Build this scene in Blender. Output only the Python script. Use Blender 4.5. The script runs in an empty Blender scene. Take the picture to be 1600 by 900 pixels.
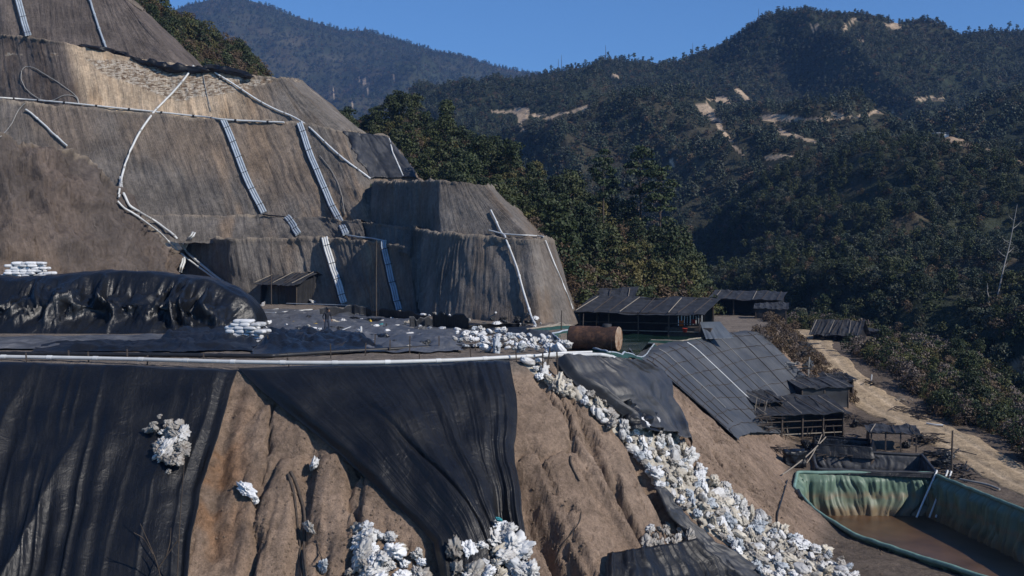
import bpy, math, random
import numpy as np
from mathutils import Vector, Matrix
from mathutils.bvhtree import BVHTree
random.seed(7); rng = np.random.default_rng(11)
SC = bpy.context.scene; COL = SC.collection

# ---------------------------------------------------------------- camera, sky, sun, exposure
F, HY = 1800.0, 397.0
PITCH = math.atan((450 - HY) / F); CP, SP = math.cos(PITCH), math.sin(PITCH)
cam = bpy.data.objects.new('camera', bpy.data.cameras.new('camera')); COL.objects.link(cam)
cam.data.sensor_width = 36; cam.data.lens = F * 36 / 1600
cam.data.clip_start = 0.5; cam.data.clip_end = 20000
cam.rotation_euler = (math.pi / 2 - PITCH, 0, 0)
SC.camera = cam
SUN = Vector((0.65, -0.45, 0.60)).normalized()
w = bpy.data.worlds.new('World'); SC.world = w; w.use_nodes = True
nt = w.node_tree; bg = nt.nodes['Background']
sky = nt.nodes.new('ShaderNodeTexSky'); sky.sky_type = 'NISHITA'; sky.sun_disc = False
sky.sun_elevation = math.asin(SUN.z); sky.sun_rotation = math.atan2(SUN.x, SUN.y)
sky.altitude = 2500; sky.air_density = 1.0; sky.dust_density = 0.0; sky.ozone_density = 1.5
wb = nt.nodes.new('ShaderNodeMixRGB'); wb.blend_type = 'MULTIPLY'; wb.inputs[0].default_value = 1; wb.inputs[2].default_value = (0.60, 0.95, 1.30, 1)
nt.links.new(sky.outputs[0], wb.inputs[1]); nt.links.new(wb.outputs[0], bg.inputs[0]); bg.inputs[1].default_value = 0.10
sl = bpy.data.lights.new('sun', 'SUN'); sl.energy = 5.0; sl.angle = math.radians(0.5); sl.color = (1, 0.93, 0.84)
so = bpy.data.objects.new('sun', sl); COL.objects.link(so)
so.rotation_euler = SUN.to_track_quat('Z', 'Y').to_euler()
SC.view_settings.view_transform = 'Standard'; SC.view_settings.look = 'None'
SC.view_settings.exposure = 0.0; SC.view_settings.gamma = 1.0
SC.render.engine = 'CYCLES'
SC.cycles.use_denoising = True
SC.cycles.max_bounces = 4; SC.cycles.diffuse_bounces = 1; SC.cycles.glossy_bounces = 2; SC.cycles.volume_bounces = 0
SC.cycles.caustics_reflective = False; SC.cycles.caustics_refractive = False

# ---------------------------------------------------------------- projection
def pix(px, py, d):
    """3-D point at distance d (world Y) seen at photo pixel."""
    px, py, d = np.broadcast_arrays(np.asarray(px, float), np.asarray(py, float), np.asarray(d, float))
    u = (px - 800) / F; v = (450 - py) / F
    dy = CP + v * SP
    return np.stack([d * u / dy, d, d * (-SP + v * CP) / dy], -1)
def rayd(px, py): return pix(px, py, 1.0)
def proj(p):
    p = np.asarray(p, float); y = p[..., 1] * CP - p[..., 2] * SP; z = p[..., 1] * SP + p[..., 2] * CP
    return 800 + F * p[..., 0] / y, 450 - F * z / y

# ---------------------------------------------------------------- noise
def _h(ix, iy, iz, seed):
    n = (ix.astype(np.int64) * 374761393 + iy.astype(np.int64) * 668265263 + iz.astype(np.int64) * 1274126177 + seed * 974634777) & 0xffffffff
    n = ((n ^ (n >> 13)) * 1274126177) & 0xffffffff
    n = ((n ^ (n >> 16)) * 2246822519) & 0xffffffff
    return ((n ^ (n >> 15)) & 0xffff) / 32767.5 - 1
def vn(x, y, z=0.0, seed=0):
    x, y, z = np.broadcast_arrays(np.asarray(x, float), np.asarray(y, float), np.asarray(z, float))
    ix, iy, iz = np.floor(x), np.floor(y), np.floor(z)
    fx, fy, fz = x - ix, y - iy, z - iz
    fx, fy, fz = [t * t * t * (t * (6 * t - 15) + 10) for t in (fx, fy, fz)]
    r = 0
    for a in (0, 1):
        wx = fx if a else 1 - fx
        for b in (0, 1):
            wy = fy if b else 1 - fy
            for c in (0, 1):
                wz = fz if c else 1 - fz
                r = r + _h(ix + a, iy + b, iz + c, seed) * wx * wy * wz
    return r
def fbm(x, y, z=0.0, o=4, seed=0, g=0.5):
    r, a, s = 0, 1.0, 0
    for k in range(o):
        r = r + a * vn(np.asarray(x) * 2 ** k, np.asarray(y) * 2 ** k, np.asarray(z) * 2 ** k, seed + k); s += a; a *= g
    return r / s
def ridged(x, y, z=0.0, o=4, seed=0):
    r, a, s = 0, 1.0, 0
    for k in range(o):
        r = r + a * (1 - 2 * np.abs(vn(np.asarray(x) * 2 ** k, np.asarray(y) * 2 ** k, np.asarray(z) * 2 ** k, seed + k))); s += a; a *= 0.5
    return r / s
def sst(a, b, x):
    t = np.clip((np.asarray(x, float) - a) / (b - a), 0, 1); return t * t * (3 - 2 * t)
def lerp(a, b, t): return a + (b - a) * t

# ---------------------------------------------------------------- mesh / object helpers
def tag(o, label=None, cat=None, group=None, kind=None):
    if label: o['label'] = label
    if cat: o['category'] = cat
    if group: o['group'] = group
    if kind: o['kind'] = kind
    return o
def empty(name, loc, label, cat, group=None, rz=0.0):
    o = bpy.data.objects.new(name, None); COL.objects.link(o)
    o.location = loc; o.rotation_euler = (0, 0, rz); o.empty_display_size = 0.1
    return tag(o, label, cat, group)
def mesh(name, V, Q, mats=(), smooth=True, cols=None, uv=None, midx=None):
    """mesh data from vertex array and face array (n,3|4) or list of arrays"""
    V = np.asarray(V, float).reshape(-1, 3)
    Qs = [np.asarray(q, np.int64) for q in (Q if isinstance(Q, list) and len(Q) and isinstance(Q[0], np.ndarray) else [np.asarray(Q)])]
    me = bpy.data.meshes.new(name)
    me.vertices.add(len(V)); me.vertices.foreach_set('co', V.ravel())
    loops = np.concatenate([q.ravel() for q in Qs]); tot = np.concatenate([np.full(len(q), q.shape[1]) for q in Qs])
    me.loops.add(len(loops)); me.loops.foreach_set('vertex_index', loops.astype(np.int32))
    me.polygons.add(len(tot)); st = np.concatenate([[0], np.cumsum(tot)[:-1]])
    me.polygons.foreach_set('loop_start', st.astype(np.int32)); me.polygons.foreach_set('loop_total', tot.astype(np.int32))
    me.polygons.foreach_set('use_smooth', np.full(len(tot), smooth))
    for m in (mats if isinstance(mats, (list, tuple)) else [mats]): me.materials.append(m)
    if midx is not None: me.polygons.foreach_set('material_index', np.asarray(midx, np.int32))
    if cols is not None:
        a = me.color_attributes.new('tint', 'FLOAT_COLOR', 'POINT')
        c = np.ones((len(V), 4)); c[:, :3] = cols; a.data.foreach_set('color', c.ravel())
    if uv is not None:
        l = me.uv_layers.new(name='UVMap'); l.data.foreach_set('uv', np.asarray(uv)[loops].ravel())
    me.update(calc_edges=True); me.validate()
    return me
def obj(name, me, parent=None, loc=None):
    o = bpy.data.objects.new(name, me); COL.objects.link(o)
    if parent is not None: o.parent = parent
    if loc is not None: o.location = loc
    return o
def fattr(me, name, vals):
    a = me.attributes.new(name, 'FLOAT', 'POINT'); a.data.foreach_set('value', np.asarray(vals, np.float32))
def gridq(nr, nc, wrap=False):
    i = np.arange(nr - 1)[:, None]; j = np.arange(nc if wrap else nc - 1)[None, :]
    j2 = (j + 1) % nc
    return np.stack([i * nc + j, i * nc + j2, (i + 1) * nc + j2, (i + 1) * nc + j], -1).reshape(-1, 4)
class MB:
    """collects shapes into one mesh"""
    def __init__(s): s.V, s.Q, s.T, s.n = [], [], [], 0
    def add(s, V, Q):
        V = np.asarray(V, float).reshape(-1, 3); Q = np.asarray(Q, np.int64)
        (s.Q if Q.shape[1] == 4 else s.T).append(Q + s.n); s.V.append(V); s.n += len(V); return s
    def box(s, c, d, rz=0.0, M=None):
        x, y, z = np.array(d) / 2
        V = np.array([[-x, -y, -z], [x, -y, -z], [x, y, -z], [-x, y, -z], [-x, -y, z], [x, -y, z], [x, y, z], [-x, y, z]])
        if M is not None: V = V @ np.asarray(M).T
        elif rz: V = V @ np.array([[math.cos(rz), math.sin(rz), 0], [-math.sin(rz), math.cos(rz), 0], [0, 0, 1]])
        return s.add(V + np.array(c), [[3, 2, 1, 0], [4, 5, 6, 7], [0, 1, 5, 4], [1, 2, 6, 5], [2, 3, 7, 6], [3, 0, 4, 7]])
    def hexa(s, V8): return s.add(V8, [[3, 2, 1, 0], [4, 5, 6, 7], [0, 1, 5, 4], [1, 2, 6, 5], [2, 3, 7, 6], [3, 0, 4, 7]])
    def bar(s, a, b, wd, th=None):
        a, b = np.array(a, float), np.array(b, float); th = th or wd
        z = (b - a); L = np.linalg.norm(z); z = z / L
        up = np.array([0, 0, 1.0]) if abs(z[2]) < 0.95 else np.array([0, 1.0, 0])
        x = np.cross(up, z); x /= np.linalg.norm(x); y = np.cross(z, x)
        return s.box((a + b) / 2, (wd, th, L), M=np.stack([x, y, z], 1))
    def tube(s, P, r, n=8, caps=True):
        P = np.asarray(P, float); m = len(P); r = np.broadcast_to(np.asarray(r, float), (m,))
        T = np.gradient(P, axis=0); T /= np.linalg.norm(T, axis=1)[:, None] + 1e-9
        ref = np.array([0.13, 0.31, 0.94]); rings = []
        for k in range(m):
            a = np.cross(ref, T[k])
            if np.linalg.norm(a) < 0.2: a = np.cross(np.array([1.0, 0, 0]), T[k])
            a /= np.linalg.norm(a); b = np.cross(T[k], a); ref = b * 0.5 + ref * 0.5 if False else ref
            th = np.linspace(0, 2 * np.pi, n, endpoint=False)
            rings.append(P[k] + r[k] * (np.cos(th)[:, None] * a + np.sin(th)[:, None] * b))
        s.add(np.concatenate(rings), gridq(m, n, True))
        if caps:
            for k in (0, m - 1):
                s.add(np.vstack([rings[k], P[k]]), [[i, (i + 1) % n, n] for i in range(n)])
        return s
    def mesh(s, name, mats, smooth=False):
        Q = ([np.concatenate(s.Q)] if s.Q else []) + ([np.concatenate(s.T)] if s.T else [])
        return mesh(name, np.concatenate(s.V), Q, mats, smooth)
    def build(s, name, mats, parent=None, smooth=False): return obj(name, s.mesh(name, mats, smooth), parent)
def crom(P, n=8):
    P = np.asarray(P, float)
    if len(P) < 3: return np.array([P[0] + (P[-1] - P[0]) * t for t in np.linspace(0, 1, n + 1)])
    Q = np.vstack([2 * P[0] - P[1], P, 2 * P[-1] - P[-2]]); out = []
    for i in range(1, len(Q) - 2):
        for t in np.linspace(0, 1, n, endpoint=False):
            a, b, c, d = Q[i - 1], Q[i], Q[i + 1], Q[i + 2]
            out.append(0.5 * ((2 * b) + (c - a) * t + (2 * a - 5 * b + 4 * c - d) * t * t + (3 * b - a - 3 * c + d) * t ** 3))
    out.append(P[-1]); return np.array(out)

# ---------------------------------------------------------------- materials
class NT:
    def __init__(s, name):
        s.m = bpy.data.materials.new(name); s.m.use_nodes = True; s.t = s.m.node_tree
        s.b = s.t.nodes['Principled BSDF']; s.b.inputs['Specular IOR Level'].default_value = 0.3
    def n(s, typ, **kw):
        nd = s.t.nodes.new('ShaderNode' + typ)
        for k, v in kw.items():
            if k in nd.inputs: nd.inputs[k].default_value = v
            else: setattr(nd, k, v)
        return nd
    def l(s, a, b): s.t.links.new(a, b)
    def noise(s, vec, scale, detail=4, rough=0.55, dist=0.0):
        nd = s.n('TexNoise', Scale=scale, Detail=detail, Roughness=rough, Distortion=dist)
        if vec is not None: s.l(vec, nd.inputs['Vector'])
        return nd.outputs['Fac']
    def ramp(s, fac, stops):
        r = s.n('ValToRGB'); s.l(fac, r.inputs[0]); e = r.color_ramp.elements
        while len(e) < len(stops): e.new(0.5)
        for k, (p, c) in enumerate(stops):
            e[k].position = p; e[k].color = (*(c if isinstance(c, (tuple, list)) else (c, c, c)), 1)
        return r.outputs[0]
    def mul(s, a, b, f=1.0, mode='MULTIPLY'):
        mx = s.n('MixRGB', blend_type=mode); mx.inputs[0].default_value = f
        for k, q in ((1, a), (2, b)):
            if isinstance(q, (tuple, list)): mx.inputs[k].default_value = (*q, 1)
            else: s.l(q, mx.inputs[k])
        return mx.outputs[0]
    def mixf(s, f, a, b):
        mx = s.n('MixRGB'); s.l(f, mx.inputs[0])
        for k, q in ((1, a), (2, b)):
            if isinstance(q, (tuple, list)): mx.inputs[k].default_value = (*q, 1)
            else: s.l(q, mx.inputs[k])
        return mx.outputs[0]
    def map(s, vec, scale):
        mp = s.n('Mapping'); mp.inputs['Scale'].default_value = scale; s.l(vec, mp.inputs['Vector']); return mp.outputs[0]
    def bump(s, h, strength=0.5, dist=0.1, prev=None):
        b = s.n('Bump', Strength=strength, Distance=dist); s.l(h, b.inputs['Height'])
        if prev is not None: s.l(prev, b.inputs['Normal'])
        return b.outputs[0]
    def done(s, col, rough=0.9, nrm=None, spec=None):
        if isinstance(col, (tuple, list)): s.b.inputs['Base Color'].default_value = (*col, 1)
        else: s.l(col, s.b.inputs['Base Color'])
        if isinstance(rough, (int, float)): s.b.inputs['Roughness'].default_value = rough
        else: s.l(rough, s.b.inputs['Roughness'])
        if nrm is not None: s.l(nrm, s.b.inputs['Normal'])
        if spec is not None: s.b.inputs['Specular IOR Level'].default_value = spec
        return s.m
def m_soil(name='soil'):
    k = NT(name); pos = k.n('NewGeometry').outputs['Position']
    at = k.n('VertexColor', layer_name='tint').outputs[0]
    n1 = k.noise(pos, 0.6, 6, 0.6); n2 = k.noise(pos, 5, 6, 0.7); n3 = k.noise(pos, 22, 3, 0.7)
    c = k.mul(at, k.ramp(n1, [(0.3, 0.78), (0.7, 1.25)])); c = k.mul(c, k.ramp(n2, [(0.3, 0.72), (0.7, 1.2)])); c = k.mul(c, k.ramp(n3, [(0.35, 0.8), (0.65, 1.15)]))
    n4 = k.noise(pos, 1.7, 8, 0.72, 0.4); c = k.mul(c, k.ramp(n4, [(0.32, 0.62), (0.5, 0.98), (0.72, 1.2)]))
    nb = k.bump(n4, 0.9, 0.30); nb = k.bump(n2, 0.9, 0.14, nb); nb = k.bump(n3, 0.8, 0.04, nb)
    return k.done(c, 0.95, nb, 0.15)
def m_wall(name='cut_earth'):
    k = NT(name); pos = k.n('NewGeometry').outputs['Position']; uv = k.n('UVMap').outputs[0]
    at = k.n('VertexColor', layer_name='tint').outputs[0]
    st = k.noise(k.map(uv, (1.9, 0.16, 1)), 1.0, 6, 0.66, 0.5); st2 = k.noise(k.map(uv, (5.5, 0.42, 1)), 1.0, 5, 0.68, 0.5)
    n1 = k.noise(pos, 0.22, 6, 0.62); n2 = k.noise(pos, 2.4, 7, 0.7)
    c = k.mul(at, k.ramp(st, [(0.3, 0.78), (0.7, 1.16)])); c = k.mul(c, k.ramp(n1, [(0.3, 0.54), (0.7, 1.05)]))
    c = k.mul(c, k.ramp(n2, [(0.3, 0.72), (0.7, 1.22)])); c = k.mul(c, k.ramp(st2, [(0.3, 0.86), (0.7, 1.1)]))
    peb = k.n('Attribute', attribute_name='pebble').outputs['Fac']
    vo = k.n('TexVoronoi', Scale=1.0); k.l(k.map(pos, (2.3, 2.3, 5.5)), vo.inputs['Vector'])
    pc = k.ramp(vo.outputs['Color'], [(0.15, (0.16, 0.11, 0.075)), (0.45, (0.36, 0.28, 0.20)), (0.75, (0.56, 0.49, 0.40))])
    pd = k.n('TexVoronoi', feature='DISTANCE_TO_EDGE'); k.l(k.map(pos, (2.3, 2.3, 5.5)), pd.inputs['Vector'])
    pc = k.mul(pc, k.ramp(pd.outputs['Distance'], [(0.02, 0.45), (0.14, 1.0)]))
    c = k.mixf(peb, c, pc)
    nb = k.bump(st, 0.7, 0.13); nb = k.bump(st2, 1.0, 0.14, nb); nb = k.bump(n2, 0.9, 0.16, nb)
    return k.done(c, 0.93, nb, 0.15)
def m_plain(name, col, rough=0.7, var=0.3, scale=3.0, bump=0.02, spec=0.3, metal=0.0):
    k = NT(name); tc = k.n('TexCoord').outputs['Object']
    n1 = k.noise(tc, scale, 5, 0.6)
    c = k.mul(col, k.ramp(n1, [(0.25, 1 - var), (0.75, 1 + var * 0.6)]))
    oi = k.n('ObjectInfo').outputs['Random']; c = k.mul(c, k.ramp(oi, [(0, 0.85), (1, 1.1)]))
    k.b.inputs['Metallic'].default_value = metal
    return k.done(c, rough, k.bump(n1, 0.5, bump) if bump else None, spec)
def m_tarp(name, col=(0.012, 0.013, 0.015), rough=0.42, dust=0.25, dustcol=(0.10, 0.095, 0.09), bump=0.03, bscale=2.2, spec=0.5):
    k = NT(name); pos = k.n('NewGeometry').outputs['Position']; uv = k.n('UVMap').outputs[0]
    n1 = k.noise(pos, 0.5, 6, 0.65); n2 = k.noise(k.map(uv, (5.0, 0.7, 1)), 1.0, 5, 0.6, 0.6); n3 = k.noise(pos, bscale, 5, 0.6, 1.2)
    f = k.mul(k.ramp(n1, [(0.40, 0.0), (0.72, 1.0)]), k.ramp(n2, [(0.35, 0.25), (0.7, 1.0)]))
    f = k.mul(f, (dust, dust, dust))
    c = k.mixf(f, col, dustcol)
    rr = k.ramp(n1, [(0.3, rough * 0.85), (0.7, min(1, rough * 1.35))])
    nb = k.bump(n3, 0.6, bump); nb = k.bump(n2, 0.5, bump * 0.8, nb)
    return k.done(c, rr, nb, spec)
def m_leaf(name, a, b, c3, rough=0.6, lo=0.6, hi=1.35):
    k = NT(name); oi = k.n('ObjectInfo').outputs['Random']; pos = k.n('NewGeometry').outputs['Position']
    ri = k.n('NewGeometry').outputs['Random Per Island']
    c = k.ramp(oi, [(0, a), (0.5, b), (1, c3)])
    c = k.mul(c, k.ramp(ri, [(0, lo), (1, hi)]))
    return k.done(c, rough, None, 0.25)
def m_forestfloor(name):
    k = NT(name); pos = k.n('NewGeometry').outputs['Position']; at = k.n('VertexColor', layer_name='tint').outputs[0]
    n1 = k.noise(pos, 0.02, 6, 0.65); n2 = k.noise(pos, 0.25, 6, 0.7)
    c = k.mul(at, k.ramp(n1, [(0.3, 0.65), (0.7, 1.3)])); c = k.mul(c, k.ramp(n2, [(0.3, 0.6), (0.7, 1.35)]))
    return k.done(c, 0.95, k.bump(n2, 0.9, 1.5), 0.1)
M = {}
M['soil'] = m_soil(); M['wall'] = m_wall(); M['floor'] = m_forestfloor('wooded_slope')
M['tarp'] = m_tarp('black_tarp', col=(0.006, 0.0065, 0.008), rough=0.40, dust=0.16, dustcol=(0.06, 0.06, 0.06), spec=0.36, bump=0.08, bscale=1.8); M['tarp_gloss'] = m_tarp('shiny_black_tarp', col=(0.007, 0.008, 0.010), rough=0.30, dust=0.08, bump=0.09, bscale=2.4, spec=0.42)
M['tarp_grey'] = m_tarp('dusty_black_tarp', col=(0.022, 0.024, 0.028), rough=0.5, dust=0.6, dustcol=(0.12, 0.12, 0.125))
M['tarp_dust'] = m_tarp('very_dusty_sheet', col=(0.055, 0.057, 0.061), rough=0.45, dust=0.95, dustcol=(0.22, 0.22, 0.225), bump=0.05)
M['net'] = m_tarp('shade_net', col=(0.042, 0.046, 0.052), rough=0.6, dust=0.8, dustcol=(0.12, 0.127, 0.14), bump=0.02)
M['pvc'] = m_plain('white_pvc', (0.62, 0.63, 0.62), 0.45, 0.15, 1.5, 0, 0.4)
M['pvc_grey'] = m_plain('grey_pvc', (0.36, 0.41, 0.46), 0.45, 0.25, 1.2, 0, 0.4)
M['hose_dark'] = m_plain('black_hose', (0.02, 0.021, 0.024), 0.45, 0.3, 2, 0)
M['hose_grey'] = m_plain('grey_hose', (0.32, 0.31, 0.29), 0.6, 0.2, 2, 0)
M['wood'] = m_plain('old_wood', (0.075, 0.06, 0.05), 0.9, 0.5, 6, 0.02)
M['wood_pale'] = m_plain('pale_board', (0.3, 0.26, 0.21), 0.85, 0.35, 6, 0.02)
M['black_sheet'] = m_plain('black_sheeting', (0.018, 0.019, 0.022), 0.55, 0.5, 1.5, 0.06, 0.4)
M['roof'] = m_plain('tarred_roofing', (0.035, 0.037, 0.042), 0.7, 0.7, 1.6, 0.04)
M['strap'] = m_plain('dark_strap', (0.03, 0.03, 0.032), 0.7, 0.2, 3, 0)
# ---------------------------------------------------------------- ground: pad, cut slope, yard (height field)
OUT = crom([(-120, 58), (-60, 58.6), (-30, 58.3), (-14, 57.5), (-7, 57.6), (-3.5, 58.2), (-1.0, 59.2), (0.9, 60.6), (3.2, 62.3), (5.4, 64.9), (7.3, 67.8), (8.6, 70.4), (9.2, 72.6), (9.3, 77), (9.9, 84), (13, 94), (18.5, 106), (23.5, 112), (28, 122), (30, 135), (31, 150), (30, 175), (26, 260)], 10)
SEG = np.diff(OUT, axis=0); SL = np.linalg.norm(SEG, axis=1); S0 = np.concatenate([[0], np.cumsum(SL)])
def outline(X, Y):
    """signed distance (outside +) and arc position"""
    sh = np.shape(X); p = np.stack([np.ravel(X), np.ravel(Y)], 1); D = np.empty(len(p)); S = np.empty(len(p))
    for a in range(0, len(p), 20000):
        q = p[a:a + 20000, None, :] - OUT[None, :-1]
        t = np.clip((q * SEG).sum(-1) / (SL ** 2), 0, 1)
        r = q - t[..., None] * SEG; d2 = (r ** 2).sum(-1); k = d2.argmin(1); ii = np.arange(len(k))
        cr = SEG[k, 0] * q[ii, k, 1] - SEG[k, 1] * q[ii, k, 0]
        D[a:a + 20000] = np.sqrt(d2[ii, k]) * np.where(cr > 0, -1, 1); S[a:a + 20000] = S0[k] + t[ii, k] * SL[k]
    return D.reshape(sh), S.reshape(sh)
_t = np.gradient(OUT, axis=0); _t /= np.linalg.norm(_t, axis=1)[:, None]
for _k in range(2): _t[:, _k] = np.convolve(np.concatenate([np.repeat(_t[:1, _k], 8), _t[:, _k], np.repeat(_t[-1:, _k], 8)]), np.ones(17) / 17, 'valid')
S6 = np.concatenate([[0], np.cumsum(np.linalg.norm(np.diff(OUT + 6 * np.stack([_t[:, 1], -_t[:, 0]], 1), axis=0), axis=1))])
POOL = np.array([(21.3, 85.6), (31.2, 85.2), (32.6, 73), (33, 58), (27, 53), (24.5, 56.5), (22.2, 61.2), (19.9, 66.5), (19.3, 73), (19.7, 80)])
def inpoly(X, Y, P):
    r = np.zeros(np.shape(X), bool); n = len(P)
    for i in range(n):
        a, b = P[i], P[(i + 1) % n]
        c = ((a[1] > Y) != (b[1] > Y)) & (X < (b[0] - a[0]) * (Y - a[1]) / (b[1] - a[1] + 1e-12) + a[0]); r ^= c
    return r
def poldist(X, Y, P):
    d = np.full(np.shape(X), 1e9); n = len(P)
    for i in range(n):
        a, b = P[i], P[(i + 1) % n]; e = b - a
        t = np.clip(((X - a[0]) * e[0] + (Y - a[1]) * e[1]) / (e @ e), 0, 1)
        d = np.minimum(d, np.hypot(X - a[0] - t * e[0], Y - a[1] - t * e[1]))
    return d
def padz(X, Y):
    k = sst(5.5, 9.5, X - 0.03 * (Y - 64)) * sst(125, 112, Y)
    k = np.maximum(k, sst(3.0, 7, X) * sst(84, 100, Y))
    return -5.6 - 2.1 * k - 0.15 * sst(61, 59, Y)
def yardz(X, Y):
    z = np.interp(Y, [40, 60, 84, 95, 112, 119, 128, 170], [-16.8, -16.6, -16.5, -15.4, -14.9, -13.4, -11.7, -11.1])
    xr = 41 + 8 * sst(125, 145, Y) - 3 * sst(110, 100, Y) * 0
    e = np.maximum(X - xr, 0)
    z = z - 0.28 * np.minimum(e, 12) - 0.75 * np.maximum(e - 12, 0)
    z = z - 0.55 * np.maximum(Y - 178, 0)
    return z
def smax(a, b, k):
    h = np.clip(0.5 + 0.5 * (a - b) / k, 0, 1); return lerp(b, a, h) + k * h * (1 - h)
def H0(X, Y, full=False):
    D, S = outline(X, Y)
    t = np.maximum(D, 0)
    sl = 0.90 + 0.0 * S
    tr = np.where(D > 0, np.sqrt(t * t + 0.16) - 0.4, 0)          # slightly rounded lip
    z = padz(X, Y) - sl * tr
    z = smax(z, yardz(X, Y), 0.8)
    return (z, D, S) if full else z
def H(X, Y):
    z, D, S = H0(X, Y, True); S = np.interp(S, S0, S6)
    t = np.maximum(D, 0); on = sst(0.2, 2.0, t) * sst(0.3, 1.6, z - yardz(X, Y))
    wv = 0.5 * vn(S * 0.3, t * 0.35, 0, 3) + 0.12 * vn(S * 1.3, t * 1.2, 0, 5)
    r1 = ridged((S + wv) * 0.36, t * 0.05, 0, 2, 21)               # broad gullies
    r2 = ridged((S + wv * 1.5) * 1.15, t * 0.10, 0, 3, 31)         # rills
    gm = sst(-0.35, 0.25, fbm(S * 0.22, t * 0.14, 0, 3, 91)); r3 = ridged((S + wv * 2.2) * 0.55, t * 0.22, 0, 3, 37)
    g = (-0.55 * sst(0.5, 0.95, r1) - 0.22 * sst(0.4, 1.0, r2)) * (0.15 + 0.85 * gm) - 0.20 * sst(0.62, 0.9, r3) * gm
    # two deep runnels beside the tarpaulin and in the middle of the bare slope
    for s0, w0, dep, t0, t1 in ((GS[0], 0.75, 2.3, 3.0, 6.0), (GS[1], 0.35, 1.0, 2.0, 4.0), (GS[2], 0.35, 0.9, 1.5, 4.0), (GS[3], 0.4, 0.9, 2.0, 5.0)):
        g = g - dep * np.exp(-((S + wv * 0.9 - s0) / w0) ** 2) * sst(t0, t1, t)
    cw = 0.45 * fbm(S * 0.4, t * 0.4, 0, 4, 15); crk = sum(d_ * np.exp(-(vn(S * f_ + cw, t * 0.13 + o_, 0, 17 + o_) / w_) ** 2) * sst(-0.25, 0.15, vn(S * 0.5, t * 0.35, 0, 19 + o_)) for f_, o_, w_, d_ in ((0.42, 0, 0.07, 0.55), (0.75, 3, 0.09, 0.3), (0.3, 7, 0.05, 0.6)))
    z = z + on * (g + np.minimum(0.30 * fbm(S * 0.25, t * 0.25, 0, 3, 41) - 0.12 + 0.20 * fbm(S * 0.9 + wv, t * 0.22, 0, 4, 51, 0.6) + 0.20 * fbm(X * 1.9, Y * 1.9, z * 1.9, 5, 57, 0.72), 0.16) - crk)
    z = z + 0.07 * fbm(X * 0.5, Y * 0.5, 0, 4, 61) + 0.035 * fbm(X * 2.4, Y * 2.4, 0, 3, 71)
    return z
def s_at(px, py):                                                   # arc position under a pixel of the smooth slope
    p = hit0(px, py); return float(np.interp(outline(p[0], p[1])[1], S0, S6)), p
def hit0(px, py, h=0.0):
    r = rayd(px, py); d = np.arange(45, 200, 0.25)
    q = r[None] * d[:, None]; below = q[:, 2] < H0(q[:, 0], q[:, 1]) + h; k = int(np.argmax(below)) if below.any() else -1
    lo, hi = d[k - 1], d[k]
    for _ in range(14):
        m = (lo + hi) / 2; qq = r * m
        if qq[2] < H0(qq[0], qq[1]) + h: hi = m
        else: lo = m
    return r * hi
GS = [s_at(842, 800)[0], s_at(930, 700)[0], s_at(1000, 720)[0], s_at(470, 850)[0]]
gx = np.concatenate([np.arange(-110, -26, 1.5), np.arange(-26, 24, 0.12), np.arange(24, 60, 0.4), np.arange(60, 130, 2)])
gy = np.concatenate([np.arange(8, 44, 2), np.arange(44, 72, 0.12), np.arange(72, 120, 0.3), np.arange(120, 262, 1.2)])
GX, GY = np.meshgrid(gx, gy)
GZ0, GD, GSs = H0(GX, GY, True)
GZ = H(GX, GY)
_px, _py = proj(np.stack([GX, GY, GZ0], -1))
for q_ in ([(-80, 590), (340, 590), (335, 640), (302, 735), (283, 820), (278, 900), (276, 1000), (-80, 1000)], [(410, 592), (790, 590), (792, 720), (802, 850), (812, 1000), (706, 1000), (692, 860), (660, 812), (585, 742), (480, 645)]):
    q_ = np.array(q_, float); GZ = GZ - 0.55 * inpoly(_px, _py, q_) * sst(0, 12, poldist(_px, _py, q_)) * (GD > 0) * (GY < 66)
ip = inpoly(GX, GY, POOL); GZ = np.where(ip & (poldist(GX, GY, POOL) > 0.05), -21.0, GZ)
GZs = np.where(ip, -21.0, GZ0)
def rimpoly(pts, h): return np.array([hit0(x, y, h)[:2] for x, y in pts])
R_BLACK = rimpoly([(1268, 704), (1440, 712), (1464, 741), (1276, 734)], 0.15); R_NARROW = rimpoly([(1272, 682), (1364, 688), (1362, 700), (1274, 695)], 0.6)
R_GF = rimpoly([(917, 505), (1125, 523), (1066, 532), (1004, 530), (822, 514), (868, 507)], 0.25); R_GN = rimpoly([(862, 519), (990, 533), (1022, 536), (972, 552), (950, 548), (880, 534)], 0.25)
for R_ in (R_BLACK, R_NARROW, R_GF, R_GN):
    i2 = inpoly(GX, GY, R_) & (poldist(GX, GY, R_) > 0.12); GZ = np.where(i2, GZ - 1.6, GZ); GZs = np.where(i2, GZs - 1.6, GZs)
gv = np.stack([GX, GY, GZ], -1).reshape(-1, 3)
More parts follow.
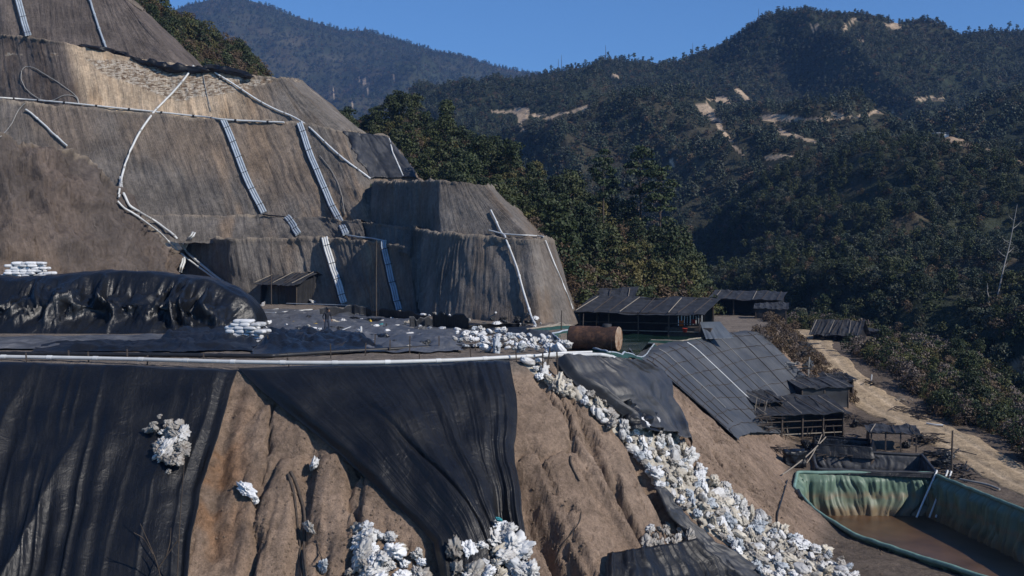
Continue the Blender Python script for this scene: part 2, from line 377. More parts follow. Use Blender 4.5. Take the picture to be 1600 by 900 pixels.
def tint_ground():
    n = fbm(GX * 0.25, GY * 0.25, 0, 4, 5); n2 = fbm(GX * 0.08, GY * 0.08, 0, 3, 9)
    c = np.empty(GX.shape + (3,)); c[:] = (0.215, 0.180, 0.150)                     # pad dirt
    sl = sst(0.2, 1.2, GD)[..., None]
    brown = np.array((0.270, 0.196, 0.144)) * (1 + 0.22 * n[..., None])
    pale = np.array((0.32, 0.24, 0.18))
    brown = lerp(brown, pale, sst(-0.1, 0.6, n2)[..., None])
    c = lerp(c, brown, sl)
    px, py = proj(np.stack([GX, GY, GZ0], -1))
    rust = np.exp(-(((px - 335) / 45) ** 2 + ((py - 720) / 130) ** 2)) * sst(-0.5, 0.5, fbm(GX * 1.1, GY * 1.1, 0, 3, 77))
    c = lerp(c, np.array((0.30, 0.15, 0.065)), (0.8 * rust * sl[..., 0])[..., None])
    yd = sst(0.6, -0.2, GZ0 - yardz(GX, GY))[..., None] * sl
    c = lerp(c, np.array((0.135, 0.110, 0.088)) * (1 + 0.35 * n[..., None]), yd)
    scrub = sst(38.6, 40.0, GX + 1.2 * n)[..., None] * yd * sst(100, 150, 190 - GY)[..., None]
    c = lerp(c, np.array((0.085, 0.062, 0.045)), scrub)
    return c
ground = obj('ground', mesh('ground', gv, gridq(len(gy), len(gx)), M['soil'], True, tint_ground().reshape(-1, 3))); tag(ground, kind='structure')
BV0 = BVHTree.FromPolygons(np.stack([GX, GY, GZs], -1).reshape(-1, 3)[:].tolist(), gridq(len(gy), len(gx)).tolist())

# ---------------------------------------------------------------- excavated terraces: lofted walls
BVS = []
def resamp(P, n):
    P = np.asarray(P, float); L = np.concatenate([[0], np.cumsum(np.linalg.norm(np.diff(P, axis=0), axis=1))]); t = np.linspace(0, L[-1], n)
    return np.stack([np.interp(t, L, P[:, k]) for k in range(3)], 1)
def loft(name, bot, top, color, ripple=0.10, rip_f=1.6, rough=0.18, bench=3.0, sag=0.0, soft=1.0, du=0.16, dv=0.28, lip=0.12, peb=None, seed=0, regular=0.0, wgt=None, radial=False, chunk=0.0):
    B = pix(*np.array(bot, float).T); T = pix(*np.array(top, float).T)
    L = np.concatenate([[0], np.cumsum((np.linalg.norm(np.diff(B, axis=0), axis=1) + np.linalg.norm(np.diff(T, axis=0), axis=1)) / 2)])
    n = max(8, int(L[-1] / du)); u = np.linspace(0, L[-1], n)
    Bi = np.stack([np.interp(u, L, B[:, k]) for k in range(3)], 1); Ti = np.stack([np.interp(u, L, T[:, k]) for k in range(3)], 1)
    kk = int(soft / du)                                                  # round the folds in plan
    if kk > 1:
        ker = np.hanning(2 * kk + 3)[1:-1]; ker /= ker.sum(); h = len(ker) // 2
        for A in (Bi, Ti):
            for k in range(3):
                a = np.concatenate([2 * A[0, k] - A[h:0:-1, k], A[:, k], 2 * A[-1, k] - A[-2:-h - 2:-1, k]])
                A[:, k] = np.convolve(a, ker, 'valid')
    Bi[:, 2] -= 0.6
    hgt = np.linalg.norm(Ti - Bi, axis=1); m = max(6, int(np.median(hgt) / dv)); v = np.linspace(0, 1, m)
    Pm = Bi[None] + (Ti - Bi)[None] * v[:, None, None]
    back = np.broadcast_to(np.array((0.0, -1.0, 0.0)), Ti.shape)
    if radial: back = -Ti * np.array((1, 1, 0.0)); back = back / np.linalg.norm(back, axis=1)[:, None]
    U = np.broadcast_to(u[None], (m, n)); VV = hgt[None] * v[:, None]
    Nn = np.cross(np.gradient(Pm, axis=1), np.gradient(Pm, axis=0)); Nn /= np.linalg.norm(Nn, axis=-1)[..., None] + 1e-9
    sg = np.where((Nn * back[None]).sum(-1) < 0, -1, 1)[..., None]; Nn = Nn * sg
    lean = U + 0.10 * VV
    w_ = 0.35 * vn(lean * 0.4, VV * 0.25, 0, seed + 2)
    rp = fbm((lean + w_) * rip_f, VV * 0.10, 0, 3, seed + 1)
    if regular: rp = rp * (1 - regular) + regular * np.sin(2 * np.pi * (lean + w_ * 0.6) / 0.62) * (0.7 + 0.3 * vn(lean * 0.6, VV * 0.3, 0, seed + 4))
    lump = fbm(U * 0.35, VV * 0.35, 0, 4, seed + 3); lump2 = ridged(U * 0.9, VV * 0.7, 0, 3, seed + 9)
    if wgt is not None: rp = rp * wgt(proj(Pm)[0], u[None] / L[-1])
    Dp = ripple * rp + rough * lump + sag * (np.sin(np.pi * v)[:, None] * 1.0) + 0.22 * rough * lump2
    if chunk: Dp = Dp + chunk * (ridged(U * 0.28 + 0.4 * vn(U * .5, VV * .5, 0, seed + 20), VV * 0.20, 0, 5, seed + 21) - 0.3) - 0.5 * chunk * np.exp(-(vn(U * 0.5, VV * 0.9 + 0.3 * U, 0, seed + 22) / 0.07) ** 2)
    Dp = Dp + (0.30 + 0.25 * fbm(U * 1.6, VV * 1.6, 0, 4, seed + 40)) * np.exp(-((hgt[None] - VV - 0.25) / 0.28) ** 2) * (0.6 + 0.5 * vn(U * 0.4, 0 * VV, 0, seed + 41))
    Dp = Dp - lip * (np.maximum(0, 1 - (hgt[None] - VV) / 0.5) ** 2) * (0.7 + 0.6 * vn(U * 1.1, VV * 0 + 3, 0, seed + 6))
    Pm = Pm + Nn * Dp[..., None]
    Pm[-1, :, 2] += 0.30 * fbm(u * 0.5, u * 0, 0, 3, seed + 12)
    rows = [Pm]; ext = []
    for k in range(1, 4):                                               # bench running back from the lip
        q = Pm[-1] - back * bench * k / 3; q[:, 2] += 0.05 * vn(u * 0.8, u * 0 + k, 0, seed) - 0.05 * k; ext.append(q)
    Pa = np.concatenate([Pm, np.array(ext)]); mm = m + 3
    uvU = np.broadcast_to(u[None], (mm, n)); uvV = np.concatenate([VV, np.stack([hgt + 9 * bench * k / 3 for k in (1, 2, 3)])])
    px, py = proj(Pa)
    c = color(px, py, uvU, uvV, Pa)
    lp = sst(0.75, 0.15, hgt[None] - uvV + 0.35 * fbm(uvU * 0.7, uvV * 0.7, 0, 3, seed + 30)) * (0.55 + 0.45 * vn(uvU * 0.3, 0 * uvV, 0, seed + 31)); c = lerp(c, np.array((0.40, 0.33, 0.25)), (0.85 * lp)[..., None])
    me = mesh(name, Pa.reshape(-1, 3), gridq(mm, n), M['wall'], True, c.reshape(-1, 3), np.stack([uvU + 0.10 * uvV, uvV], -1).reshape(-1, 2))
    fattr(me, 'pebble', (peb(px, py, Pa) if peb is not None else np.zeros(px.shape)).ravel())
    BVS.append((Pa.reshape(-1, 3), gridq(mm, n)))
    return tag(obj(name, me), kind='structure')
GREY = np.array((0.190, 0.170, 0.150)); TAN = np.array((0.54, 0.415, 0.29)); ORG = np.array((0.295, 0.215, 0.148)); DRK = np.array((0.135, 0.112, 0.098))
def blend(a, b, f): return lerp(np.broadcast_to(a, f.shape + (3,)), b, f[..., None])
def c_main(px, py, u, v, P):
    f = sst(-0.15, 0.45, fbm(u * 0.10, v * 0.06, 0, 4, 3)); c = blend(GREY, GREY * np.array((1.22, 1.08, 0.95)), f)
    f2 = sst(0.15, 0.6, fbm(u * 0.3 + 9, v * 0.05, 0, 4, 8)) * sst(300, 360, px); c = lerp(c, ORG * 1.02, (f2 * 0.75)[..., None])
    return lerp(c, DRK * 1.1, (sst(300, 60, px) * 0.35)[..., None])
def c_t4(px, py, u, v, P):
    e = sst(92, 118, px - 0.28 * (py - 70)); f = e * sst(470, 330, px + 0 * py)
    c = blend(DRK * 1.15, TAN, f); c = lerp(c, GREY * 1.15, (sst(380, 470, px + 20 * fbm(u, v * 0.2, 0, 3, 2)) * 0.95)[..., None])  # left end darkened: shade on the turned-away face painted into the tint
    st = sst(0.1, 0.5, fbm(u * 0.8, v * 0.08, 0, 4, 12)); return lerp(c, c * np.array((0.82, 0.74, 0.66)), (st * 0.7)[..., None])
def p_t4(px, py, P):
    up = np.interp(px, [95, 120, 200, 300, 400, 430], [85, 86, 96, 112, 120, 126]); lo = np.interp(px, [95, 130, 170, 230, 280, 330, 400, 430], [86, 92, 122, 143, 160, 152, 138, 128])
    n = 5 * fbm(P[..., 0] * 0.6, P[..., 2] * 0.6, 0, 3, 4)
    return sst(0, 3, py - up + n) * sst(0, 4, lo - py + n)
def c_grey(px, py, u, v, P):
    f = sst(-0.2, 0.5, fbm(u * 0.12, v * 0.08, 0, 4, 33)); c = blend(GREY * 1.12, GREY * np.array((1.1, 0.98, 0.88)), f)
    r = sst(0.2, 0.6, fbm(u * 0.35, v * 0.12, 0, 4, 36)); return lerp(c, ORG * 0.8, (r * 0.5)[..., None])
def c_top(px, py, u, v, P):
    f = sst(-0.2, 0.5, fbm(u * 0.08, v * 0.06, 0, 4, 53)); return blend(DRK * 1.22, DRK * 1.0, f)
def c_w1(px, py, u, v, P):
    f = sst(360, 420, px) * sst(-0.45, 0.3, fbm(u * 0.16, v * 0.08, 0, 4, 43)); c = blend(GREY * 1.1, ORG * 1.3, f * sst(650, 600, px) * sst(395, 460, px + 40 * vn(u * 0.3, 0, 0, 1)))
    return lerp(c, GREY * 0.9, (sst(560, 640, px + 30 * vn(u, v * 0.1, 0, 3)) * 0.6)[..., None])
def c_nose(px, py, u, v, P):
    f = sst(-0.3, 0.5, fbm(u * 0.14, v * 0.12, 0, 4, 63)); c = blend(DRK * 0.95, DRK * np.array((1.3, 1.22, 1.15)), f)
    r = sst(0.1, 0.5, fbm(u * 0.5, v * 0.08, 0, 4, 66)) * sst(350, 420, py); return lerp(c, np.array((0.22, 0.165, 0.125)), (r * 0.7)[..., None])
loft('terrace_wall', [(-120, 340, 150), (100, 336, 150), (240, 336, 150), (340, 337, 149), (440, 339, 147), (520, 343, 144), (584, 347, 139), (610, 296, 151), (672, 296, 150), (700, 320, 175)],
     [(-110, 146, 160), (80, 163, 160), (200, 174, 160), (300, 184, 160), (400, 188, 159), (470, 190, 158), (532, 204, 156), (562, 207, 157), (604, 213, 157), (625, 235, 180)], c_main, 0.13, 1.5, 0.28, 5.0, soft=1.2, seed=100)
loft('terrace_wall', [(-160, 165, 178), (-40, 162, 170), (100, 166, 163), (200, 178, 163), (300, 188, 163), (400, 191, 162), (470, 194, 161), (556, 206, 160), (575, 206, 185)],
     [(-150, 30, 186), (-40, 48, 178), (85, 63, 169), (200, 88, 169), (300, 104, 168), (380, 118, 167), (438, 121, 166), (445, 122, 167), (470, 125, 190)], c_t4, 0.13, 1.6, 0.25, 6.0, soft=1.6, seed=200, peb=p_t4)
loft('terrace_wall', [(-160, 90, 190), (0, 80, 180), (100, 86, 178), (170, 92, 177), (250, 104, 176), (296, 108, 175), (330, 112, 200)],
     [(-150, -190, 206), (0, -130, 196), (100, -70, 192), (150, -35, 189), (185, -12, 187), (196, -2, 186), (215, 0, 215)], c_top, 0.10, 1.8, 0.22, 8.0, soft=1.4, seed=300)
loft('terrace_wall', [(230, 374, 139.5), (300, 371, 139), (400, 372, 138), (520, 373, 133), (575, 376, 126)],
     [(228, 335, 145), (300, 335, 145), (400, 337, 144), (500, 340, 140), (565, 346, 133)], c_main, 0.12, 1.4, 0.4, 6.0, soft=0.8, seed=400)
loft('terrace_block', [(572, 346, 142), (640, 353, 124), (688, 363, 112), (760, 369, 108), (838, 371, 104), (870, 374, 130)],
     [(582, 284, 145), (640, 282, 129), (685, 281, 117), (725, 284, 115.5), (758, 288, 115), (778, 292, 140)], c_grey, 0.17, 1.7, 0.18, 14.0, soft=0.7, seed=500, regular=0.35, wgt=lambda px, t: lerp(1.7, 0.3, sst(668, 692, px)))
loft('terrace_block', [(540, 375, 134), (600, 381, 122), (638, 387, 114), (652, 460, 108), (660, 494, 105), (710, 498, 100), (780, 504, 95), (847, 509, 91), (898, 497, 99), (912, 492, 128)],
     [(545, 345, 137), (600, 350, 127.5), (645, 356, 118.5), (660, 359, 115), (685, 362, 110), (730, 366, 106), (790, 370, 102), (830, 372, 100), (851, 372, 102.5), (868, 374, 128)], c_grey, 0.20, 1.5, 0.2, 7.0, soft=0.9, seed=600, regular=0.25, wgt=lambda px, t: lerp(1.6, 0.3, sst(680, 740, px)))
loft('terrace_wall', [(262, 472, 141), (330, 474, 137), (366, 476, 131.5), (450, 478, 129), (520, 482, 126), (600, 489, 116), (652, 494, 108), (672, 470, 112)],
     [(292, 370, 143), (335, 371, 139.5), (360, 372, 134.5), (430, 371, 133), (500, 371, 131), (575, 374, 126), (641, 386, 115), (655, 386, 118)], c_w1, 0.16, 1.4, 0.3, 7.0, soft=0.8, seed=700)
loft('terrace_nose', [(-140, 450, 104), (0, 446, 108), (120, 446, 112), (200, 446, 117), (245, 449, 123), (272, 455, 130), (292, 462, 146)],
     [(-140, 205, 118), (0, 216, 119), (60, 222, 121), (112, 232, 124), (205, 318, 130), (262, 386, 136), (288, 400, 146)], c_nose, 0.16, 1.3, 1.25, 20.0, soft=1.4, seed=800, sag=0.3, radial=True, chunk=0.9)
# ---------------------------------------------------------------- far land: valley floor, spur, hills, mountains
def sheet(name, rows, nu, nv, disp, color, mat, dens=None, extra_back=None):
    """rows: list of polylines [(px,py,d)...] far (crest) -> near, bridged smoothly; returns object"""
    R = []
    for r in rows:
        p = np.array(r, float); t = np.linspace(0, 1, nu); x = np.interp(t, np.linspace(0, 1, len(p)), p[:, 0])
        o = np.argsort(p[:, 0]); y = np.interp(x, p[o, 0], p[o, 1]); d = np.interp(x, p[o, 0], p[o, 2])
        R.append(pix(x, y, d))
    R = np.array(R)
    if extra_back is not None:
        b = R[0] + np.array(extra_back); R = np.concatenate([b[None], R])
    k = len(R); tt = np.linspace(0, k - 1, nv); i = np.clip(tt.astype(int), 0, k - 2); f = (tt - i)[:, None, None]
    i0, i3 = np.clip(i - 1, 0, k - 1), np.clip(i + 2, 0, k - 1); a, b, c, d = R[i0], R[i], R[i + 1], R[i3]
    Pm = b + f * (c - b)
    Pm = Pm.copy()
    V = np.broadcast_to(tt[:, None], Pm.shape[:2])
    Pm = disp(Pm, V - (1 if extra_back is not None else 0))
    px, py = proj(Pm)
    col = color(px, py, Pm)
    me = mesh(name, Pm.reshape(-1, 3), gridq(nv, nu), mat, True, col.reshape(-1, 3))
    if dens is not None: fattr(me, 'dens', dens(px, py, Pm).ravel())
    o = tag(obj(name, me), kind='structure')
    o['_'] = 0; del o['_']
    return o, Pm
vf = mesh('valley_floor', [(-6000, -600, -62), (6000, -600, -62), (6000, 7000, -62), (-6000, 7000, -62)], [[0, 1, 2, 3]], M['floor'], False, np.tile((0.05, 0.055, 0.04), (4, 1)))
tag(obj('valley_floor', vf), kind='structure')
def nzm(P, sc, amp, seed, o=5):
    return amp * (ridged(P[..., 0] / sc, P[..., 1] / sc, 0, o, seed) - 0.45)
FOR = np.array((0.032, 0.040, 0.026)); BRN = np.array((0.085, 0.068, 0.048)); SCAR = np.array((0.42, 0.32, 0.225))
# polygons of bare earth on the mountain (photo pixels)
SC_POLY = [np.array(p, float) for p in (
 [(1088, 162), (1104, 158), (1118, 176), (1128, 194), (1112, 190), (1098, 176)], [(1104, 152), (1135, 154), (1142, 164), (1120, 162)],
 [(1118, 186), (1128, 190), (1148, 222), (1140, 222)], [(1180, 182), (1205, 180), (1284, 184), (1290, 190), (1240, 190), (1206, 192), (1186, 190)],
 [(1205, 195), (1225, 205), (1275, 222), (1270, 226), (1215, 210)], [(800, 172), (822, 172), (828, 182), (815, 192), (826, 208), (814, 200)],
 [(894, 170), (918, 164), (922, 176), (898, 175)], [(1300, 174), (1322, 174), (1320, 182), (1300, 180)], [(1372, 166), (1384, 170), (1378, 178), (1366, 176)],
 [(1430, 152), (1444, 153), (1478, 155), (1478, 158), (1432, 157)], [(1308, 44), (1335, 27), (1340, 29), (1314, 46)], [(1266, 42), (1280, 37), (1276, 46), (1266, 48)],
 [(1150, 138), (1158, 136), (1174, 156), (1162, 156), (1148, 146)], [(1190, 243), (1240, 242), (1240, 248), (1192, 249)], [(1047, 250), (1053, 250), (1054, 262), (1048, 260)],
 [(958, 120), (966, 120), (968, 126), (958, 125)], [(1380, 38), (1410, 36), (1412, 44), (1394, 45)], [(560, 120), (575, 128), (578, 138), (568, 132)], [(603, 124), (616, 121), (618, 130), (604, 134)],
 [(552, 160), (565, 154), (568, 156), (556, 163)], [(517, 138), (524, 138), (522, 144), (516, 143)], [(768, 176), (806, 176), (806, 180), (770, 180)], [(1340, 60), (1350, 60), (1346, 66)], [(1290, 183), (1340, 181), (1372, 175), (1400, 176), (1400, 179), (1372, 179), (1340, 184), (1290, 187)], [(826, 180), (860, 182), (894, 173), (894, 177), (860, 186), (826, 184)], [(1145, 222), (1165, 246), (1160, 247), (1140, 224)])]
def scar(px, py, P, g=1.2):
    jx = px + 9 * fbm(P[..., 0] * 0.07, P[..., 2] * 0.07, 1, 4, 5, 0.7) * g; jy = py + 7 * fbm(P[..., 0] * 0.07, P[..., 2] * 0.07, 7, 4, 6, 0.7) * g
    r = np.zeros(px.shape)
    for q in SC_POLY: r = np.maximum(r, inpoly(jx, jy, q).astype(float))
    return r
def far_col(br=0.4, seed=0, scars=True):
    def f(px, py, P):
        n = fbm(P[..., 0] / 90, P[..., 1] / 90, P[..., 2] / 60, 4, seed); c = lerp(np.broadcast_to(FOR, n.shape + (3,)), BRN, (br * sst(-0.2, 0.5, n))[..., None])
        return lerp(c, SCAR, scar(px, py, P)[..., None]) if scars else c
    return f
# far left range
CR = np.array([(60, 60), (180, 30), (240, 13), (265, 18), (300, 5), (330, -2), (365, -6), (395, 2), (420, 8), (460, 24), (500, 36), (530, 46), (570, 47), (600, 54), (640, 66), (680, 80), (715, 84), (745, 95), (785, 106), (830, 113), (880, 122), (960, 150)])
def d_far(P, V):
    w_ = sst(0.0, 0.5, V); q = P.copy()
    q[..., 2] += nzm(P, 420, 95, 5) * w_ + nzm(P, 120, 14, 8) * (0.25 + 0.75 * w_) ; return q
mt1, _ = sheet('mountain', [[(x, y, 2500) for x, y in CR], [(60, 190, 1750), (500, 190, 1750), (960, 200, 1750)], [(60, 300, 1300), (960, 300, 1300)]], 420, 150, d_far, far_col(0.5, 3), M['floor'],
              lambda px, py, P: 1 - scar(px, py, P), (0, 300, -160))
# main mountain
CR2 = np.array([(640, 200), (700, 172), (740, 152), (770, 140), (800, 128), (830, 119), (850, 115), (880, 110), (915, 104), (940, 95), (952, 91), (970, 95), (1000, 98), (1030, 101), (1060, 97), (1090, 88), (1110, 82), (1150, 64), (1180, 58), (1215, 48), (1245, 32), (1270, 25), (1300, 22), (1330, 23), (1360, 28), (1395, 38), (1430, 43), (1470, 52), (1500, 57), (1520, 52), (1560, 50), (1600, 50), (1700, 48), (1800, 70)])
def d_main(P, V):
    w_ = sst(0.0, 0.45, V); q = P.copy()
    u = P[..., 0] + 0.25 * P[..., 1]; px, py = proj(P); w_ = w_ * (1 - 0.85 * np.exp(-(((px - 1190) / 130) ** 2 + ((py - 190) / 50) ** 2)) - 0.6 * np.exp(-(((px - 1330) / 60) ** 2 + ((py - 40) / 25) ** 2)))
    q[..., 2] += 70 * (ridged(u / 215, P[..., 1] / 520, 0, 4, 31) - 0.4) * w_ + 7 * fbm(P[..., 0] / 30, P[..., 1] / 30, 0, 3, 33) * w_; return q
def dens2(px, py, P): return 1 - np.maximum(np.maximum(scar(px, py, P), scar(px, py - 5, P)), np.maximum(scar(px, py - 9, P), scar(px + 4, py - 5, P)))
mt2, MT2 = sheet('mountain', [[(x, y, 930 - 0.06 * (x - 900)) for x, y in CR2], [(640, 235, 690), (900, 210, 700), (1200, 180, 690), (1500, 150, 640), (1800, 150, 620)], [(640, 300, 520), (900, 265, 520), (1200, 252, 500), (1500, 215, 470), (1800, 230, 470)],
              [(640, 420, 420), (1000, 380, 420), (1300, 360, 380), (1800, 320, 360)], [(640, 560, 380), (1800, 520, 340)]], 520, 420, d_main, far_col(0.5, 7), M['floor'],
              dens2, (0, 160, -110))
# shoulder hill at the right, in front of the mountain
def d_mid(P, V):
    w_ = sst(0.0, 0.5, V); q = P.copy()
    q[..., 2] += 17 * (ridged((P[..., 0] + 0.4 * P[..., 1]) / 60, P[..., 1] / 160, 0, 4, 41) - 0.4) * w_ + 2.0 * fbm(P[..., 0] / 10, P[..., 1] / 10, 0, 3, 43); return q
mh1, _ = sheet('hill', [[(1230, 320, 470), (1330, 250, 470), (1400, 205, 465), (1470, 185, 460), (1540, 160, 455), (1600, 145, 450), (1700, 130, 450)], [(1230, 350, 400), (1400, 290, 390), (1700, 240, 380)], [(1230, 420, 350), (1700, 360, 340)]], 140, 90, d_mid, far_col(0.2, 13, False), M['floor'],
               lambda px, py, P: np.ones(px.shape), (0, 60, -40))
def mid_col(px, py, P):
    n = fbm(P[..., 0] / 30, P[..., 1] / 30, P[..., 2] / 30, 4, 17); c = lerp(np.broadcast_to(FOR * 1.1, n.shape + (3,)), BRN, (0.8 * sst(-0.2, 0.4, n))[..., None])
    s = scar2(px, py, P); return lerp(c, SCAR * np.array((0.75, 0.72, 0.7)), s[..., None])
SC2 = [np.array(p, float) for p in ([(1350, 420), (1372, 424), (1376, 446), (1358, 448), (1348, 436)], [(1572, 570), (1600, 556), (1600, 604), (1570, 606)], [(1408, 219), (1440, 213), (1484, 210), (1600, 254), (1600, 262), (1540, 240), (1480, 222)])]
def scar2(px, py, P):
    jx = px + 6 * fbm(P[..., 0] * 0.3, P[..., 2] * 0.3, 1, 3, 5); jy = py + 4 * fbm(P[..., 0] * 0.3, P[..., 2] * 0.3, 7, 3, 6); r = np.zeros(px.shape)
    for q in SC2: r = np.maximum(r, inpoly(jx, jy, q).astype(float))
    return r
def mid_dens(px, py, P):
    n = fbm(P[..., 0] / 26, P[..., 1] / 26, P[..., 2] / 26, 3, 19); s = scar2(px, py, P)
    bare = np.exp(-(((px - 1335) / 70) ** 2 + ((py - 300) / 55) ** 2)) + np.exp(-(((px - 1560) / 60) ** 2 + ((py - 430) / 60) ** 2)) + np.exp(-(((px - 1470) / 90) ** 2 + ((py - 222) / 12) ** 2))
    return np.clip(1.1 - 0.75 * bare + 0.5 * n, 0.12, 1.3) * (1 - s)
mh2, MH2 = sheet('hill', [[(1020, 430, 400), (1090, 375, 390), (1140, 325, 375), (1200, 278, 360), (1260, 250, 345), (1330, 232, 335), (1400, 220, 325), (1485, 214, 320), (1540, 232, 315), (1600, 254, 310), (1700, 262, 305), (1800, 275, 300)],
               [(1020, 480, 330), (1200, 380, 280), (1400, 330, 260), (1600, 330, 240), (1800, 340, 230)], [(1020, 540, 260), (1200, 480, 225), (1400, 440, 205), (1600, 450, 180), (1800, 460, 170)], [(1020, 640, 215), (1200, 590, 190), (1400, 560, 165), (1600, 580, 140), (1800, 600, 130)], [(1020, 720, 200), (1400, 740, 150), (1600, 780, 126), (1800, 800, 110)]], 260, 260, d_mid, mid_col, M['floor'], mid_dens, (0, 80, -60))
# wooded spur behind the terraces
def d_spur(P, V):
    q = P.copy(); q[..., 2] += 1.6 * fbm(P[..., 0] / 12, P[..., 1] / 12, 0, 4, 61) + 0.5 * fbm(P[..., 0] / 3, P[..., 1] / 3, 0, 3, 63) * sst(0.1, 0.6, V); return q
def spur_col(px, py, P):
    n = fbm(P[..., 0] / 9, P[..., 1] / 9, P[..., 2] / 9, 4, 27); c = lerp(np.broadcast_to(np.array((0.045, 0.042, 0.027)), n.shape + (3,)), np.array((0.105, 0.075, 0.048)), (0.85 * sst(-0.1, 0.4, n))[..., None])
    cut = np.zeros(px.shape)
    for q in CUTS: cut = np.maximum(cut, inpoly(px + 8 * vn(P[..., 0] * 0.5, P[..., 2] * 0.5, 0, 3), py + 5 * vn(P[..., 0] * 0.5, P[..., 2] * 0.5, 5, 3), q).astype(float))
    return lerp(c, np.array((0.25, 0.185, 0.125)), (cut * 0.9)[..., None])
CUTS = [np.array(p, float) for p in ([(880, 425), (930, 440), (985, 455), (985, 475), (930, 470), (886, 450)], [(1080, 440), (1115, 455), (1140, 505), (1110, 505), (1090, 470)], [(968, 448), (985, 448), (984, 462), (970, 462)])]
sp, SPM = sheet('spur', [[(430, 235, 260), (520, 215, 240), (590, 205, 228), (640, 200, 220), (700, 222, 215), (800, 268, 205), (870, 305, 195), (950, 350, 185), (1020, 395, 178), (1080, 447, 172), (1120, 480, 168), (1160, 515, 166)],
              [(430, 320, 190), (600, 300, 176), (700, 310, 165), (800, 350, 156), (900, 395, 150), (1000, 440, 148), (1100, 480, 152), (1160, 522, 156)],
              [(430, 400, 160), (655, 350, 142), (760, 360, 130), (830, 410, 120), (890, 440, 117), (950, 462, 124), (1020, 478, 132), (1090, 485, 142), (1125, 500, 150), (1160, 530, 152)],
              [(430, 500, 150), (700, 500, 125), (830, 505, 113), (890, 505, 112), (950, 508, 120), (1020, 512, 128), (1090, 516, 138), (1140, 520, 148), (1160, 540, 149)]], 220, 130, d_spur, spur_col, M['floor'], None, (10, 45, -22))
# high ground behind the uppermost terrace
bk, BKM = sheet('hillside', [[(70, -95, 200), (125, -30, 198), (172, 35, 196), (207, 85, 192), (235, 122, 188), (290, 150, 186), (380, 172, 184), (430, 205, 182)],
              [(100, 60, 186), (200, 100, 183), (300, 130, 182), (400, 165, 180), (470, 200, 178)], [(100, 200, 178), (470, 260, 176)]], 80, 40, d_spur, spur_col, M['floor'], None, (25, 40, -12))
# ---------------------------------------------------------------- what can be hit by a sight line (used to lay things on the land)
def bvh_of(parts):
    V, Q, n = [], [], 0
    for v, q in parts: V.append(v); Q.append(q + n); n += len(v)
    return BVHTree.FromPolygons(np.concatenate(V).tolist(), np.concatenate(Q).tolist())
BVT = bvh_of(BVS)
BVG = BVHTree.FromPolygons(gv.tolist(), gridq(len(gy), len(gx)).tolist())
BVSP = bvh_of([(SPM.reshape(-1, 3), gridq(*SPM.shape[:2])), (BKM.reshape(-1, 3), gridq(*BKM.shape[:2]))])
BVM = bvh_of([(MT2.reshape(-1, 3), gridq(*MT2.shape[:2]))]); BVH2 = bvh_of([(MH2.reshape(-1, 3), gridq(*MH2.shape[:2]))])
O3 = Vector((0, 0, 0))
def hit_low(px, py, *trees):
    for k in range(40):
        try: return hit(px, py + 5 * k, *trees)
        except ValueError: pass
def hit(px, py, *trees):
    r = Vector(rayd(px, py)).normalized(); best = None
    for t in trees or (BVG, BVT):
        l, n, i, d = t.ray_cast(O3, r)
        if l is not None and (best is None or d < best[2]): best = (np.array(l), np.array(n), d)
    if best is None:
        raise ValueError(f'no hit at {px},{py}')
    p, n, d = best
    if n @ np.array(r) > 0: n = -n
    return p, n
def down(x, y, tree=None):
    l, n, i, d = (tree or BVG).ray_cast(Vector((x, y, 500)), Vector((0, 0, -1)))
    return None if l is None else (np.array(l), np.array(n))
# ---------------------------------------------------------------- trees and other plants
M['leaf_dark'] = m_leaf('dark_leaves', (0.020, 0.030, 0.012), (0.032, 0.045, 0.016), (0.050, 0.058, 0.020))
M['leaf_olive'] = m_leaf('olive_leaves', (0.050, 0.062, 0.018), (0.075, 0.075, 0.024), (0.10, 0.085, 0.028))
M['leaf_brown'] = m_leaf('dry_leaves', (0.085, 0.055, 0.030), (0.11, 0.075, 0.042), (0.075, 0.058, 0.042))
M['needle'] = m_leaf('pine_needles', (0.022, 0.036, 0.014), (0.032, 0.048, 0.018), (0.042, 0.058, 0.02))
M['leaf_far'] = m_leaf('forest_leaves', (0.024, 0.038, 0.026), (0.041, 0.056, 0.035), (0.068, 0.072, 0.052), 0.6, 0.78, 1.2)
M['twig'] = m_leaf('bare_twigs', (0.11, 0.085, 0.07), (0.14, 0.115, 0.10), (0.09, 0.065, 0.05))
M['bark'] = m_plain('bark', (0.075, 0.058, 0.046), 0.95, 0.4, 8, 0.02)
M['bark_pale'] = m_plain('bleached_wood', (0.34, 0.32, 0.30), 0.9, 0.3, 8, 0.01)
def leaf_quads(C, N, size, r, asp=0.6):
    """quads around centres C facing roughly N"""
    n = len(C); t = r.normal(size=(n, 3)); N = N + 0.55 * r.normal(size=(n, 3)); N /= np.linalg.norm(N, axis=1)[:, None] + 1e-9
    a = np.cross(N, t); a /= np.linalg.norm(a, axis=1)[:, None] + 1e-9; b = np.cross(N, a)
    s = (size * r.uniform(0.6, 1.35, n))[:, None]; a = a * s; b = b * s * asp
    bend = N * s * 0.25
    V = np.stack([C - a, C - b - bend * 0.3, C + a, C + b + bend], 1).reshape(-1, 3)
    return V, np.arange(4 * n).reshape(-1, 4)
